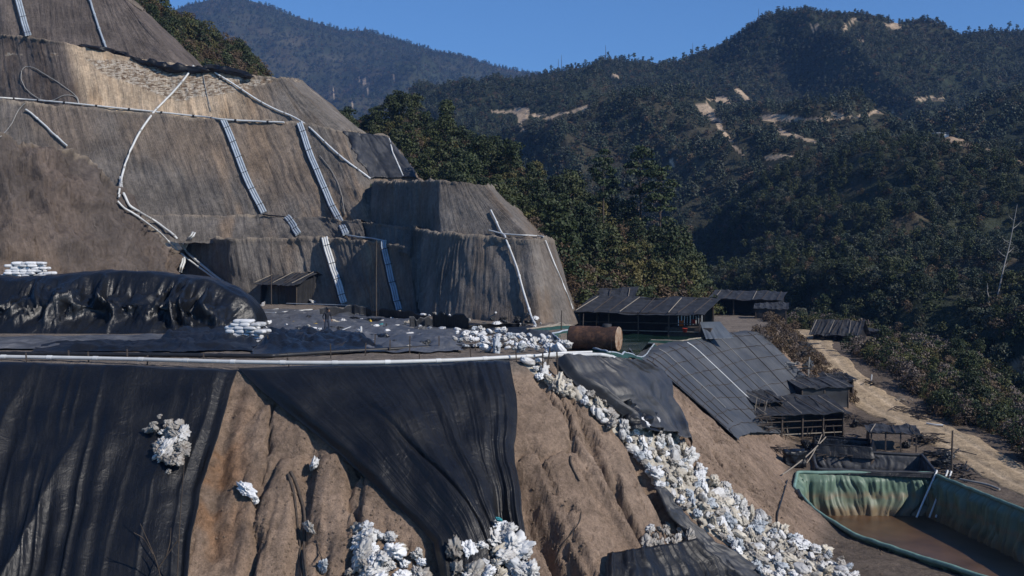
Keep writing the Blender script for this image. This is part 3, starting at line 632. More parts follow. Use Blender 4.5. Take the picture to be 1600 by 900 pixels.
def crown_mesh(name, mat, r, hgt, rad, base, nl, per, size, lob=(0.28, 0.5), flat=0.75, shape='round'):
    Vs, Qs, n0 = [], [], 0
    for k in range(nl):
        f = (k + 0.5) / nl; z = base + (hgt - base) * (f ** 0.85)
        if shape == 'round': rr = rad * math.sqrt(max(0.05, 1 - (2 * (z - base) / (hgt - base) - 0.8) ** 2 / 1.5))
        elif shape == 'cone': rr = rad * (1.08 - (z - base) / (hgt - base)) ** 0.8
        else: rr = rad * (0.55 + 0.45 * r.random())
        a = k * 2.4 + r.uniform(-0.5, 0.5); q = rr * r.uniform(0.25, 0.8)
        c = np.array([q * math.cos(a), q * math.sin(a), z - 0.12 * hgt * r.random()]); lr = rad * r.uniform(*lob)
        m = max(6, int(per * (lr / (rad * lob[1])) ** 2 * r.uniform(0.7, 1.2))); d = r.normal(size=(m, 3)); d /= np.linalg.norm(d, axis=1)[:, None]
        d[:, 2] = np.where(d[:, 2] < -0.35, -d[:, 2], d[:, 2])
        C = c + d * lr * np.array([1, 1, flat]) * r.uniform(0.55, 1.08, m)[:, None]
        V, Q = leaf_quads(C, d, size, r); Vs.append(V); Qs.append(Q + n0); n0 += len(V)
    return mesh(name, np.concatenate(Vs), np.concatenate(Qs), mat, False)
def trunk_mb(r, hgt, r0, limbs=5, lean=0.06, lo=0.35, spread=0.3):
    b = MB(); ks = np.linspace(0, 1, 7); P = np.stack([np.cumsum(r.normal(0, lean * hgt / 7, 7)), np.cumsum(r.normal(0, lean * hgt / 7, 7)), ks * hgt], 1); P[0, :2] = 0
    b.tube(P, r0 * (1.05 - 0.85 * ks), 7)
    for k in range(limbs):
        f = lo + (0.95 - lo) * (k + 0.5) / limbs; i = min(5, int(f * 6)); s = P[i] + (P[i + 1] - P[i]) * (f * 6 - i); a = k * 2.4 + r.random()
        e = s + np.array([math.cos(a), math.sin(a), 0.55]) * hgt * spread * (1.1 - 0.6 * f); mid = (s + e) / 2 + np.array([0, 0, 0.04 * hgt])
        b.tube(crom([s, mid, e], 3), np.linspace(r0 * 0.42, r0 * 0.12, 7), 5)
    return b
def proto_tree(kind, seed, far=False):
    r = np.random.default_rng(seed)
    if kind == 'broad': h, ra = 7.0, 2.7; c = crown_mesh('crown', M['leaf_dark'], r, h, ra, 1.6, 17, 150, 0.21); t = trunk_mb(r, 5.6, 0.16, 6)
    if kind == 'olive': h, ra = 5.0, 2.3; c = crown_mesh('crown', M['leaf_olive'], r, h, ra, 0.8, 14, 150, 0.20); t = trunk_mb(r, 4.0, 0.11, 6)
    if kind == 'brown': h, ra = 4.2, 2.0; c = crown_mesh('crown', M['leaf_brown'], r, h, ra, 0.5, 13, 100, 0.16); t = trunk_mb(r, 3.6, 0.09, 8, spread=0.4)
    if kind == 'tall': h, ra = 9.5, 2.4; c = crown_mesh('crown', M['leaf_dark'], r, h, ra, 2.2, 20, 140, 0.20, shape='cone', lob=(0.3, 0.5)); t = trunk_mb(r, 8.6, 0.17, 8)
    if kind == 'pine': h, ra = 15.0, 3.3; c = crown_mesh('crown', M['needle'], r, h, ra, 6.5, 26, 120, 0.24, shape='round', lob=(0.24, 0.4), flat=0.55); t = trunk_mb(r, 14.2, 0.20, 14, 0.03, 0.42, 0.2)
    return c, t.mesh('trunk', M['bark'], True)
TREES = {}
def plant_tree(kind, var, loc, s, rz, label, name, group, cat='tree', tilt=0.0):
    key = (kind, var)
    if key not in TREES: TREES[key] = proto_tree(kind, hash(kind) % 1 + 100 * len(TREES) + var)
    e = empty(name, loc, label, cat, group, rz); e.scale = (s, s, s * rng.uniform(0.9, 1.12))
    obj('crown', TREES[key][0], e); obj('trunk', TREES[key][1], e)
    return e
# --- the wood on the spur: single trees on the spur's surface, seen from crest to foot
nv_, nu_ = SPM.shape[:2]
WOOD = [('broad', 'dark green bushy tree of the wood on the spur behind the terraces', 'broadleaf_tree', 'dark trees in the wood on the spur'),
        ('olive', 'yellowish olive tree of the wood on the spur behind the terraces', 'olive_green_tree', 'olive trees in the wood on the spur'),
        ('brown', 'rusty brown dry shrub tree in the wood on the spur', 'dry_tree', 'dry brown trees in the wood on the spur'),
        ('tall', 'slender pointed dark tree rising out of the wood on the spur', 'slender_tree', 'slender trees in the wood on the spur')]
cnt, tries, taken = 0, 0, []
while cnt < 250 and tries < 9000:
    tries += 1
    j = int(rng.uniform(nv_ * 0.24, nv_ * 0.90)); i = int(rng.uniform(nu_ * 0.06, nu_ * 0.97)); p = SPM[j, i]
    x, y = proj(p)
    if any((p[0] - q[0]) ** 2 + (p[1] - q[1]) ** 2 < q[2] for q in taken): continue
    if any(inpoly(np.array(x), np.array(y), c) for c in CUTS) or (y > 470 and x > 890): continue
    if x < 545 and y > 160: 
        if rng.random() < 0.6: continue
    u = rng.random(); wt = (0.34, 0.25, 0.26, 0.15); k = int(np.searchsorted(np.cumsum(wt), u)); k = min(k, 3)
    s = rng.uniform(0.55, 1.05) * (0.8 if j > nv_ * 0.75 else 1.0)
    kd = WOOD[k]; plant_tree(kd[0], int(rng.integers(3)), p - np.array([0, 0, 0.15]), s, rng.uniform(0, 6.28), kd[1], kd[2], kd[3]); taken.append((p[0], p[1], (3.3 * s + 0.4) ** 2 * 0.55)); cnt += 1
for (px, py, s, v, lab) in ((1002, 330, 1.02, 0, 'tall dark pine with bare lower trunk standing over the wood on the spur'), (1032, 392, 0.95, 1, 'second tall pine with thinner crown lower down the spur, bare trunk'), (942, 372, 0.80, 2, 'medium pine with rounded dense crown left of the two tall pines')):
    p, n = hit_low(px, py, BVSP); plant_tree('pine', v, p, s, v * 1.3, lab, 'pine_tree', None)
for k, (x, y) in enumerate(((235, 40), (215, 10), (250, 62), (262, 80), (205, -14))):
    p, n = hit_low(x, y + 4, BVSP); plant_tree('broad', k % 3, p - np.array([0, 0, 0.8]), 0.75, k, 'dark bushy tree above the top terrace at the skyline', 'broadleaf_tree', 'bushy trees along the top terrace edge')
# --- scattering for what nobody could count
PROTO = bpy.data.collections.new('plant_kinds')
def proto_col(name, meshes):
    c = bpy.data.collections.new(name)
    for k, m in enumerate(meshes):
        o = bpy.data.objects.new('plant', m); c.objects.link(o)
    return c
def scatter(name, base, col, density, smin, smax, seed, attr='dens', sub=None, flatz=True, tilt=0.15):
    me = base.data if sub is None else sub
    o = bpy.data.objects.new(name, me); COL.objects.link(o); o['kind'] = 'stuff'
    g = bpy.data.node_groups.new(name, 'GeometryNodeTree')
    g.interface.new_socket('Geometry', in_out='INPUT', socket_type='NodeSocketGeometry'); g.interface.new_socket('Geometry', in_out='OUTPUT', socket_type='NodeSocketGeometry')
    N = g.nodes.new; L = g.links.new
    gi, go = N('NodeGroupInput'), N('NodeGroupOutput')
    dp = N('GeometryNodeDistributePointsOnFaces'); dp.inputs['Seed'].default_value = seed
    if attr:
        na = N('GeometryNodeInputNamedAttribute'); na.data_type = 'FLOAT'; na.inputs['Name'].default_value = attr
        mu = N('ShaderNodeMath'); mu.operation = 'MULTIPLY'; mu.inputs[1].default_value = density
        L(na.outputs['Attribute'], mu.inputs[0]); L(mu.outputs[0], dp.inputs['Density'])
    else: dp.inputs['Density'].default_value = density
    ci = N('GeometryNodeCollectionInfo'); ci.inputs['Collection'].default_value = col; ci.inputs['Separate Children'].default_value = True; ci.inputs['Reset Children'].default_value = True
    ip_ = N('GeometryNodeInstanceOnPoints'); ip_.inputs['Pick Instance'].default_value = True
    rv = N('FunctionNodeRandomValue'); rv.data_type = 'FLOAT_VECTOR'; rv.inputs[0].default_value = (-tilt, -tilt, 0); rv.inputs[1].default_value = (tilt, tilt, 6.283); rv.inputs['Seed'].default_value = seed + 1
    rs = N('FunctionNodeRandomValue'); rs.data_type = 'FLOAT'
    fl = [s for s in rs.inputs if s.enabled and s.name in ('Min', 'Max')]; fl[0].default_value = smin; fl[1].default_value = smax; rs.inputs['Seed'].default_value = seed + 2
    L(gi.outputs[0], dp.inputs['Mesh']); L(dp.outputs['Points'], ip_.inputs['Points']); L(ci.outputs[0], ip_.inputs['Instance'])
    L(rv.outputs[0], ip_.inputs['Rotation']); so_ = [s for s in rs.outputs if s.enabled][0]; L(so_, ip_.inputs['Scale']); L(ip_.outputs[0], go.inputs[0])
    md = o.modifiers.new('scatter', 'NODES'); md.node_group = g
    return o
def lowtree(seed, h, ra, nl, per, size, mat, shape='round', base=0.1): return crown_mesh('tree_crown', M[mat], np.random.default_rng(seed), h, ra, base * h, nl, per, size, lob=(0.35, 0.6), shape=shape)
farC = proto_col('far_trees', [lowtree(1, 8, 3.6, 9, 26, 0.75, 'leaf_far'), lowtree(2, 10, 3.2, 9, 24, 0.75, 'leaf_far', 'cone'), lowtree(3, 6, 3.4, 7, 26, 0.7, 'leaf_far'), lowtree(4, 9, 3.8, 9, 24, 0.8, 'leaf_far'), lowtree(5, 5, 3, 6, 22, 0.6, 'leaf_brown')])
midC = proto_col('middle_trees', [lowtree(11, 7, 3.0, 14, 70, 0.34, 'leaf_far'), lowtree(12, 8, 2.6, 14, 60, 0.34, 'leaf_dark', 'cone'), lowtree(13, 5, 2.6, 10, 60, 0.3, 'leaf_far'), lowtree(14, 4, 2.3, 10, 45, 0.25, 'leaf_brown'), lowtree(15, 6, 2.8, 12, 60, 0.32, 'leaf_dark')])
bushC = proto_col('bushes', [lowtree(21, 1.5, 1.0, 8, 60, 0.12, 'leaf_brown', base=0), lowtree(22, 1.7, 1.1, 8, 60, 0.13, 'leaf_olive', base=0), lowtree(23, 1.9, 1.1, 9, 70, 0.13, 'leaf_dark', base=0), lowtree(24, 1.3, 0.9, 8, 50, 0.1, 'leaf_brown', base=0)])
scatter('forest', mt2, farC, 0.14, 0.13, 0.52, 5)
scatter('forest', mt1, farC, 0.014, 0.4, 1.0, 6)
scatter('forest', mh1, farC, 0.08, 0.25, 0.7, 7)
scatter('forest', mh2, midC, 0.26, 0.14, 0.58, 8)
scatter('undergrowth', sp, bushC, 0.42, 0.7, 1.5, 9, None)
scatter('undergrowth', bk, bushC, 0.35, 0.8, 1.6, 10, None)
# ---------------------------------------------------------------- sheets of black plastic laid over the slope
def along(P, t):
    P = np.asarray(P, float); L = np.concatenate([[0], np.cumsum(np.linalg.norm(np.diff(P, axis=0), axis=1))]); L /= L[-1]
    return np.stack([np.interp(t, L, P[:, 0]), np.interp(t, L, P[:, 1])], -1)
def drape(name, Lc, Rc, nu, nv, off, fold, mat, label, cat, group=None, edge=0.06, topedge=True, tree=None):
    v = np.linspace(0, 1, nv); u = np.linspace(0, 1, nu)
    A, B = along(Lc, v), along(Rc, v); ez_ = sst(0.02, 0.15, v)
    A[:, 0] += ez_ * 7 * fbm(v * 5, len(name) + Lc[0][0], 0, 3, 5); B[:, 0] += ez_ * 9 * fbm(v * 5, len(name) + Rc[0][0] * 1.3, 0, 3, 6)
    G = A[:, None] + (B - A)[:, None] * u[None, :, None]
    Pm = np.zeros((nv, nu, 3)); Nm = np.zeros((nv, nu, 3))
    for j in range(nv):
        for i in range(nu):
            p, n = hit_low(G[j, i, 0], G[j, i, 1], tree or BV0); Pm[j, i] = p; Nm[j, i] = n
    for _ in range(3):                                                  # even out the normals
        Nm[1:-1, 1:-1] = (Nm[1:-1, 1:-1] * 2 + Nm[:-2, 1:-1] + Nm[2:, 1:-1] + Nm[1:-1, :-2] + Nm[1:-1, 2:]) / 6
    Nm /= np.linalg.norm(Nm, axis=-1)[..., None]
    U, V = np.meshgrid(u, v)
    f = fold(U, V, Pm)
    e = np.minimum(sst(0, edge, U) * sst(0, edge, 1 - U), sst(0, edge * 0.5, V) if topedge else 1)
    Pm = Pm + Nm * (0.03 + (off + f) * (0.18 + 0.82 * e))[..., None]
    dist = np.linalg.norm(Pm[:, -1] - Pm[:, 0], axis=1).mean(); hg = np.linalg.norm(Pm[-1] - Pm[0], axis=1).mean()
    me = mesh(name, Pm.reshape(-1, 3), gridq(nv, nu), mat, True, None, np.stack([U * dist, V * hg], -1).reshape(-1, 2))
    o = tag(obj(name, me), label, cat, group)
    md = o.modifiers.new('sheet', 'SOLIDIFY'); md.thickness = 0.012; md.offset = -1
    return o
def rf(x, p=1.0): return np.abs(x) ** p
def fold_a(U, V, P):
    w_ = 0.25 * vn(U * 3, V * 2.2, 0, 201)
    a = -rf(vn(U * 8 + 4.0 * (1 - U) * V + w_, V * 1.1, 0, 203)); b = -rf(vn(U * 26 + 5 * V * (1 - U) + w_ * 2, V * 1.4, 0, 205)); c = 2.6 * fbm(U * 3 + 2 * V, V * 2.2, 0, 3, 207)
    return (0.55 * a + 0.16 * b + 0.10 * c) * (0.25 + 0.75 * sst(0.02, 0.3, V)) - 0.25 * np.exp(-((U - 0.97) / 0.02) ** 2) + 0.42
drape('slope_tarpaulin', [(-70, 566), (-70, 960)], [(372, 580), (352, 632), (322, 730), (303, 820), (297, 900), (296, 960)], 260, 150, 0.10, fold_a, M['tarp'],
      'big black plastic sheet hanging over the left end of the brown slope', 'tarpaulin')
def fold_b(U, V, P):
    w_ = 0.3 * vn(U * 3, V * 2, 0, 211)
    a = -rf(vn(U * 7 + w_, V * 0.9, 0, 213)); b = -rf(vn(U * 24 + w_ * 2, V * 1.2, 0, 215)); c = -rf(vn(U * 60, V * 2, 0, 217))
    k = 0.35 + 0.65 * sst(0.45, 0.7, U); cre = np.exp(-((U - 0.80 - 0.06 * V) / 0.055) ** 2) * sst(0.3, 0.75, V)
    bil = np.exp(-((U - 0.48) / 0.22) ** 2) * np.sin(np.pi * np.clip(V * 1.1, 0, 1)) + 0.5 * fbm(U * 3 + V * 2, V * 2.5, 0, 3, 221)
    tail = np.exp(-((U - 0.86) / 0.06) ** 2) * sst(0.3, 0.05, V)
    return (0.35 * a + 0.15 * b * (0.5 + V)) * k * (0.3 + 0.7 * sst(0.05, 0.35, V)) + 0.05 * c * k - 0.95 * cre + 0.75 * bil * sst(0.04, 0.3, V) + 0.15 + 0.25 * sst(0.0, 0.2, V) - 0.22 * np.exp(-((U - 0.28 - 0.35 * V + 0.05 * vn(V * 3, 0, 0, 4)) / 0.018) ** 2) * sst(0.1, 0.4, V) + 0.2 * tail * np.abs(vn(U * 40, V * 6, 0, 219))
drape('slope_tarpaulin', [(372, 578), (400, 604), (470, 660), (560, 742), (640, 815), (676, 852), (684, 900), (690, 965)], [(796, 562), (803, 640), (806, 720), (812, 800), (826, 880), (840, 965)], 260, 170, 0.14, fold_b, M['tarp'],
      'wide black plastic sheet gathered to a fold between two bare strips of slope', 'tarpaulin')
def fold_c(U, V, P): return -0.22 * rf(vn(U * 3, V * 7, 0, 223)) - 0.12 * rf(vn(U * 9, V * 14, 0, 225)) + 0.2
drape('tarpaulin_strip', [(1020, 762), (1042, 800), (1072, 840), (1110, 872), (1150, 900), (1180, 925)], [(1030, 762), (1062, 800), (1100, 840), (1150, 870), (1195, 898), (1230, 925)], 20, 80, 0.12, fold_c, M['tarp_grey'],
      'narrow twisted strip of black sheet along the lower edge of the sack spill', 'tarpaulin')
def fold_d(U, V, P): return -0.35 * rf(vn(U * 14, V * 1.0, 0, 233)) - 0.14 * rf(vn(U * 34, V * 1.5, 0, 235)) + 0.3
drape('slope_tarpaulin', [(948, 866), (944, 900), (940, 965)], [(1098, 842), (1140, 880), (1200, 950)], 110, 40, 0.12, fold_d, M['tarp'],
      'pleated black sheet at the bottom edge below the small grey sack heap', 'tarpaulin')
def fold_e(U, V, P):
    return -0.40 * rf(vn(U * 4, V * 1.5, 0, 243)) * sst(0, 0.4, V) - 0.16 * rf(vn(U * 18, V * 1.2, 0, 245)) * (0.3 + U) + 0.10 * vn(U * 9, V * 8, 0, 247) + 0.45
drape('corner_tarpaulin', [(866, 566), (880, 590), (905, 612), (935, 628), (985, 664)], [(985, 570), (1032, 586), (1046, 610), (1062, 650), (1082, 700)], 120, 80, 0.25, fold_e, M['tarp_grey'],
      'grey black sheet hung over the slope corner under the bent end of the white pipe', 'tarpaulin')
def fold_x(U, V, P): return 0.3 * np.abs(vn(U * 3, V * 4, 0, 253)) + 0.1 * np.abs(vn(U * 9, V * 9, 0, 255)) + 0.15
drape('crumpled_sheet', [(968, 632), (974, 655), (980, 676)], [(1008, 648), (1018, 668), (1020, 684)], 26, 26, 0.15, fold_x, M['tarp'], 'bunched black sheet lying at the top right side of the sack spill', 'plastic sheet')
# net-covered slope, laid out on the slope itself (arc position, distance below the lip)
def net_slope():
    s = np.linspace(np.interp(0, [0, 1], [S0[np.argmin(np.abs(OUT[:, 1] - 78.5) + 99 * (OUT[:, 0] < 8))], 0]), S0[np.argmin(np.abs(OUT[:, 1] - 113) + 99 * (OUT[:, 0] < 8))], 170); t = np.linspace(-1.2, 8.4, 70)
    c = np.stack([np.interp(s, S0, OUT[:, 0]), np.interp(s, S0, OUT[:, 1])], 1); tg = np.gradient(c, axis=0); tg /= np.linalg.norm(tg, axis=1)[:, None]
    for k in range(2):
        a = np.concatenate([np.repeat(tg[:1, k], 20), tg[:, k], np.repeat(tg[-1:, k], 20)]); tg[:, k] = np.convolve(a, np.ones(41) / 41, 'valid')
    nn = np.stack([tg[:, 1], -tg[:, 0]], 1)
    tm = np.interp(s - s[0], [0, 12, 20, 60], [0.75, 0.85, 1.0, 1.0])[None]; t2 = np.where(t[:, None] > 0, t[:, None] * tm, t[:, None] + 0 * tm)
    X = c[None, :, 0] + nn[None, :, 0] * t2; Y = c[None, :, 1] + nn[None, :, 1] * t2
    t_ = None; T, Sg = np.broadcast_to(t[:, None], X.shape), np.broadcast_to((s - s[0])[None], X.shape)
    Z = H0(X, Y) + 0.16 + 0.07 * fbm(Sg * 0.4, T * 0.4, 0, 3, 261) + 0.03 * np.abs(vn(Sg * 2.2, T * 0.3, 0, 263))
    seam = np.minimum(np.abs((Sg / 2.1) % 1 - 0.5), 9) * 2.1; Z += 0.07 * np.exp(-(seam / 0.07) ** 2)
    V = np.stack([X, Y, Z], -1)
    o = tag(obj('shade_net', mesh('shade_net', V.reshape(-1, 3), gridq(*X.shape), M['net'], True, None, np.stack([Sg, T], -1).reshape(-1, 2))), 'grey black netting pegged in panels over the steep bank above the yard', 'netting')
    b = MB()                                                            # tying ropes across the panels
    for tt in np.arange(0.6, 8, 1.15):
        k = np.argmin(np.abs(t - tt)); pts = V[k, ::3].copy(); pts[:, 2] += 0.05 + 0.03 * rng.normal(size=len(pts)); b.tube(pts, 0.022, 4, False)
    obj('rope', b.mesh('rope', M['wood'], False), o)
    for sx, t0, t1, nm in (*[(q_, 0.0, 7.9, 'dark_cord') for q_ in (0.08, 0.17, 0.24, 0.40, 0.48, 0.63, 0.70, 0.86, 0.93)], (0.55, 0.2, 8.0, 'white_batten'), (0.30, 0.1, 6.5, 'seam_cord'), (0.78, 0.1, 7.4, 'seam_cord')):
        i = int(sx * len(s)); k0, k1 = np.argmin(np.abs(t - t0)), np.argmin(np.abs(t - t1)); pts = V[k0:k1:4, i].copy(); pts[:, 2] += 0.06
        obj(nm, MB().tube(pts, 0.05 if 'white' in nm else 0.028, 6).mesh(nm, M['pvc'] if 'white' in nm else M['wood'] if 'dark' in nm else M['hose_grey'], True), o)
    return o, V, s, t
NET, NETV, NETS, NETT = net_slope()
# ---------------------------------------------------------------- sheeted heap on the pad
def heap(name, x0, x1, prof, hs, label, cat, mat, seed, fold=0.5, du=0.10, endr=2.2, endl=2.2, zb=-5.65):
    pr = np.array(prof, float); n = int((x1 - x0) / du); X = np.linspace(x0, x1, n); q = resamp(np.column_stack([pr, np.zeros(len(pr))]), 80)
    Yp, Zp = q[:, 0], q[:, 1]
    for _ in range(2): Yp[1:-1] = (Yp[2:] + Yp[:-2] + Yp[1:-1]) / 3; Zp[1:-1] = (Zp[2:] + Zp[:-2] + Zp[1:-1]) / 3
    e = np.minimum(np.clip((X - x0) / endl, 0, 1), np.clip((x1 - X) / endr, 0, 1)); ez = np.sqrt(1 - (1 - e) ** 2); h = hs(X) * ez
    Yc = pr[:, 0].mean(); U = np.broadcast_to(X[None], (80, n)); V = np.broadcast_to(np.linspace(0, 1, 80)[:, None], (80, n))
    Y = Yc + (Yp - Yc)[:, None] * (0.55 + 0.45 * ez)[None]; Z = Zp[:, None] * h[None]
    Pm = np.stack([U, Y, zb + Z], -1)
    Nn = np.cross(np.gradient(Pm, axis=1), np.gradient(Pm, axis=0)); Nn /= np.linalg.norm(Nn, axis=-1)[..., None] + 1e-9
    Nn *= np.where(Nn[..., 2:] < 0, -1, 1)
    fr = sst(0.46, 0.30, V) * sst(0.0, 0.06, V); zz = Z
    w_ = 1.2 * vn(U * 0.35, zz * 0.5, 0, seed)
    a = -rf(vn((U + w_) * 0.62 + 0.3 * zz, zz * 0.22, 0, seed + 1), 0.8); a2 = -rf(vn((U + w_) * 1.5 - 0.9 * zz, zz * 0.5, 0, seed + 2), 0.8); cr = -rf(vn((U + w_) * 3.4, zz * 2.6, V * 6, seed + 3), 0.8)
    top = fbm(U * 0.35, Y * 0.35, 0, 3, seed + 5) * 0.25 + 0.06 * vn(U * 1.6, Y * 1.6, 0, seed + 6)
    Dp = fr * fold * (1.0 * a + 0.55 * a2 + 0.22 * cr) + (1 - fr) * top + fr * 0.3
    Pm = Pm + Nn * Dp[..., None]
    return tag(obj(name, mesh(name, Pm.reshape(-1, 3), gridq(80, n), mat, True, None, np.stack([U, V * 12], -1).reshape(-1, 2))), label, cat)
heap('sheeted_heap', -48, -19.0, [(81.0, 0), (81.25, 0.10), (81.6, 0.35), (82.1, 0.62), (83.0, 0.74), (85.2, 0.90), (87.6, 1.0), (90, 0.98), (92.5, 0.75), (94, 0)],
     lambda X: 4.25 + 0.16 * np.sin((X + 31.5) * 0.55) - 0.9 * sst(-33, -46, X), 'long heap covered with shiny black plastic sheet on the left of the pad', 'covered heap', M['tarp_gloss'], 301, 1.5, endr=6.5)
heap('sheeted_heap', -47, -36.5, [(94.5, 0), (94.8, 0.4), (95.6, 0.85), (98, 1.0), (100, 0.95), (102, 0)], lambda X: 3.9 + 0 * X, 'black sheeted heap at the left edge behind the long covered heap', 'covered heap', M['tarp_gloss'], 331, 0.5)
# sheets lying flat or rumpled on the pad
def padpt(px, py, z=-5.6): d = -z * F / (py - HY); return pix(px, py, d)
def flat_sheet(name, quad, amp, fr, seed, label, mat, nu=70, nv=40, ridge=0.0):
    c = np.array([padpt(*q) for q in quad]); u = np.linspace(0, 1, nu)[None, :, None]; v = np.linspace(0, 1, nv)[:, None, None]
    Pm = (c[0] * (1 - u) + c[1] * u) * (1 - v) + (c[3] * (1 - u) + c[2] * u) * v
    Pm[..., 0] += 0.35 * fbm(Pm[..., 0] * 0.7, Pm[..., 1] * 0.7, 1, 3, seed + 5); Pm[..., 1] += 0.5 * fbm(Pm[..., 0] * 0.6, Pm[..., 1] * 0.6, 4, 3, seed + 6)
    X, Y = Pm[..., 0], Pm[..., 1]
    f = amp * (0.7 * np.abs(vn(X * fr, Y * fr * 0.5, 0, seed)) + 0.3 * np.abs(vn(X * fr * 2.7, Y * fr * 1.3, 0, seed + 1)))
    U, V = np.broadcast_to(u[..., 0], X.shape), np.broadcast_to(v[..., 0], X.shape); e = sst(0, 0.12, U) * sst(0, 0.12, 1 - U) * sst(0, 0.2, V) * sst(0, 0.2, 1 - V)
    if ridge: f = f + ridge * e * (0.35 + 0.5 * fbm(X * 0.8, Y * 0.7, 0, 2, seed + 8) + 0.75 * ridged(X * 0.55 + 0.5 * vn(X * 0.6, Y * 0.6, 0, seed + 9), Y * 0.45, 0, 3, seed + 8))
    Z = np.array(H(X, Y)) * 0.5 + H0(X, Y) * 0.5 + 0.06 + f * (0.25 + 0.75 * e)
    Pm[..., 2] = Z
    return tag(obj(name, mesh(name, Pm.reshape(-1, 3), gridq(nv, nu), mat, True, None, np.stack([X, Y], -1).reshape(-1, 2))), label, 'plastic sheet')
flat_sheet('ground_sheet', [(-40, 528), (300, 524), (320, 540), (-40, 549)], 0.3, 0.7, 401, 'rumpled black sheet on the ground in front of the long covered heap', M['tarp_dust'], 110, 50)
flat_sheet('ground_sheet', [(60, 540), (330, 536), (420, 550), (50, 552)], 0.4, 0.9, 411, 'creased black sheet between the long covered heap and the white pipe', M['tarp'], 100, 40, 0.2)
flat_sheet('ground_sheet', [(250, 528), (350, 508), (420, 548), (270, 553)], 0.5, 0.9, 421, 'bunched black sheet beside the stack of white sacks', M['tarp'], 80, 50, 0.4)
flat_sheet('ground_sheet', [(400, 524), (560, 522), (610, 552), (395, 556)], 0.35, 0.8, 431, 'large crumpled black sheet heaped on the pad behind the pipes', M['tarp_gloss'], 120, 70, 0.55)
flat_sheet('ground_sheet', [(395, 484), (560, 486), (600, 522), (420, 524)], 0.4, 0.6, 441, 'flat dusty sheet the worker is walking on', M['tarp_dust'], 100, 60)
flat_sheet('ground_sheet', [(555, 494), (700, 500), (760, 530), (560, 528)], 0.4, 0.6, 451, 'grey black sheet spread below the corner of the terrace block', M['tarp_dust'], 90, 60)
flat_sheet('ground_sheet', [(545, 524), (730, 522), (720, 552), (560, 552)], 0.42, 0.7, 461, 'dusty sheet lying in folds before the pile of white sacks', M['tarp_dust'], 90, 50)
flat_sheet('ground_sheet', [(700, 504), (840, 512), (850, 526), (720, 522)], 0.22, 0.8, 471, 'thin dark sheet along the foot of the terrace block', M['tarp'], 70, 40)
flat_sheet('ground_sheet', [(820, 522), (862, 522), (866, 536), (815, 536)], 0.3, 0.9, 481, 'small dark sheet left of the rusty tank', M['tarp_grey'], 40, 24, 0.3)
def kerb_sheet(name, pts, h, label, seed, mat):                         # a low wall of sheeting propped on the ground
    P = crom([padpt(*p) for p in pts], 16); n = len(P); v = np.linspace(0, 1, 12)[:, None]
    X = np.broadcast_to(P[None, :, 0], (12, n)); s = np.linspace(0, len(P) * 0.3, n)[None]
    Y = P[None, :, 1] - 0.25 * v + 0.12 * vn(s * 1.4, v * 0.5, 0, seed); Z = P[None, :, 2] - 0.1 + h * (1 + 0.2 * vn(s * 0.7, 0 * v, 0, seed + 2)) * v
    Y2, Z2 = Y[::-1] + 0.5 * (1 + 0 * v), Z[::-1] - 0.05
    Pm = np.stack([np.concatenate([X, X]), np.concatenate([Y, Y2]), np.concatenate([Z, Z2])], -1)
    return tag(obj(name, mesh(name, Pm.reshape(-1, 3), gridq(24, n), mat, True, None, np.stack([np.broadcast_to(s, (24, n)), Pm[..., 2]], -1).reshape(-1, 2))), label, 'sheet wall')
kerb_sheet('sheet_wall', [(500, 496), (540, 494), (572, 494)], 1.0, 'low grey sheet wall under the steep pale pipe bundle', 501, M['tarp_grey'])
kerb_sheet('sheet_wall', [(572, 496), (620, 500), (668, 506)], 0.9, 'black sheet wall at the foot of the second pipe bundle', 511, M['tarp'])
kerb_sheet('sheet_wall', [(676, 514), (700, 515), (732, 517)], 1.25, 'bulging black sheet box at the foot of the ribbed terrace block', 521, M['tarp_gloss'])
kerb_sheet('sheet_wall', [(640, 514), (660, 513), (680, 512)], 0.9, 'grey sheet wall left of the bulging black sheet box', 531, M['tarp_grey'])
kerb_sheet('sheet_wall', [(732, 516), (770, 515), (812, 515)], 0.55, 'low black sheet edging running right along the terrace foot', 541, M['tarp'])
# ---------------------------------------------------------------- pipes, hoses and pipe bundles on the terraces
def lay(pts, off=0.12, n=6, trees=(), dens=4):
    """3-D line lying on the land under a photo polyline"""
    q = crom(np.array(pts, float), n); out = []
    for x, y in q:
        try: p, nn = hit(x, y, *trees)
        except ValueError: continue
        out.append(p + nn * off)
    P = np.array(out)
    for _ in range(2):
        if len(P) > 4: P[1:-1] = (P[2:] + P[:-2] + 2 * P[1:-1]) / 4
    return P
def pipe(name, P, r, mat, label, cat, group=None, joints=0, jr=1.35, jm=None):
    b = MB().tube(P, r, 8); o = tag(b.build(name, mat, None, True), label, cat, group)
    if joints:
        L = np.concatenate([[0], np.cumsum(np.linalg.norm(np.diff(P, axis=0), axis=1))])
        for k in range(joints):
            s = L[-1] * (k + 0.5) / joints; a, c = [np.array([np.interp(q, L, P[:, i]) for i in range(3)]) for q in (s - 0.14, s + 0.14)]
            MB().tube([a, (a + c) / 2, c], r * jr, 8).build('coupling', jm or mat, o, True)
    return o
pipe('terrace_pipe', lay([(-20, 153), (60, 158), (170, 169), (300, 182), (345, 187), (400, 190), (445, 192)], 0.25), 0.13, M['pvc'], 'long thin white pipe along the top edge of the main terrace', 'pipe', None, 12, 1.4, M['strap'])
pipe('curved_pipe', lay([(303, 105), (285, 130), (262, 155), (240, 178), (215, 215), (196, 260), (190, 290), (197, 318), (212, 330), (250, 353), (280, 378), (300, 400), (330, 424), (366, 450)], 0.28), 0.15, M['pvc'], 'white pipe bending in a big curve from the pebbly patch down to the covered heap', 'pipe', None, 14, 1.3, M['hose_grey'])
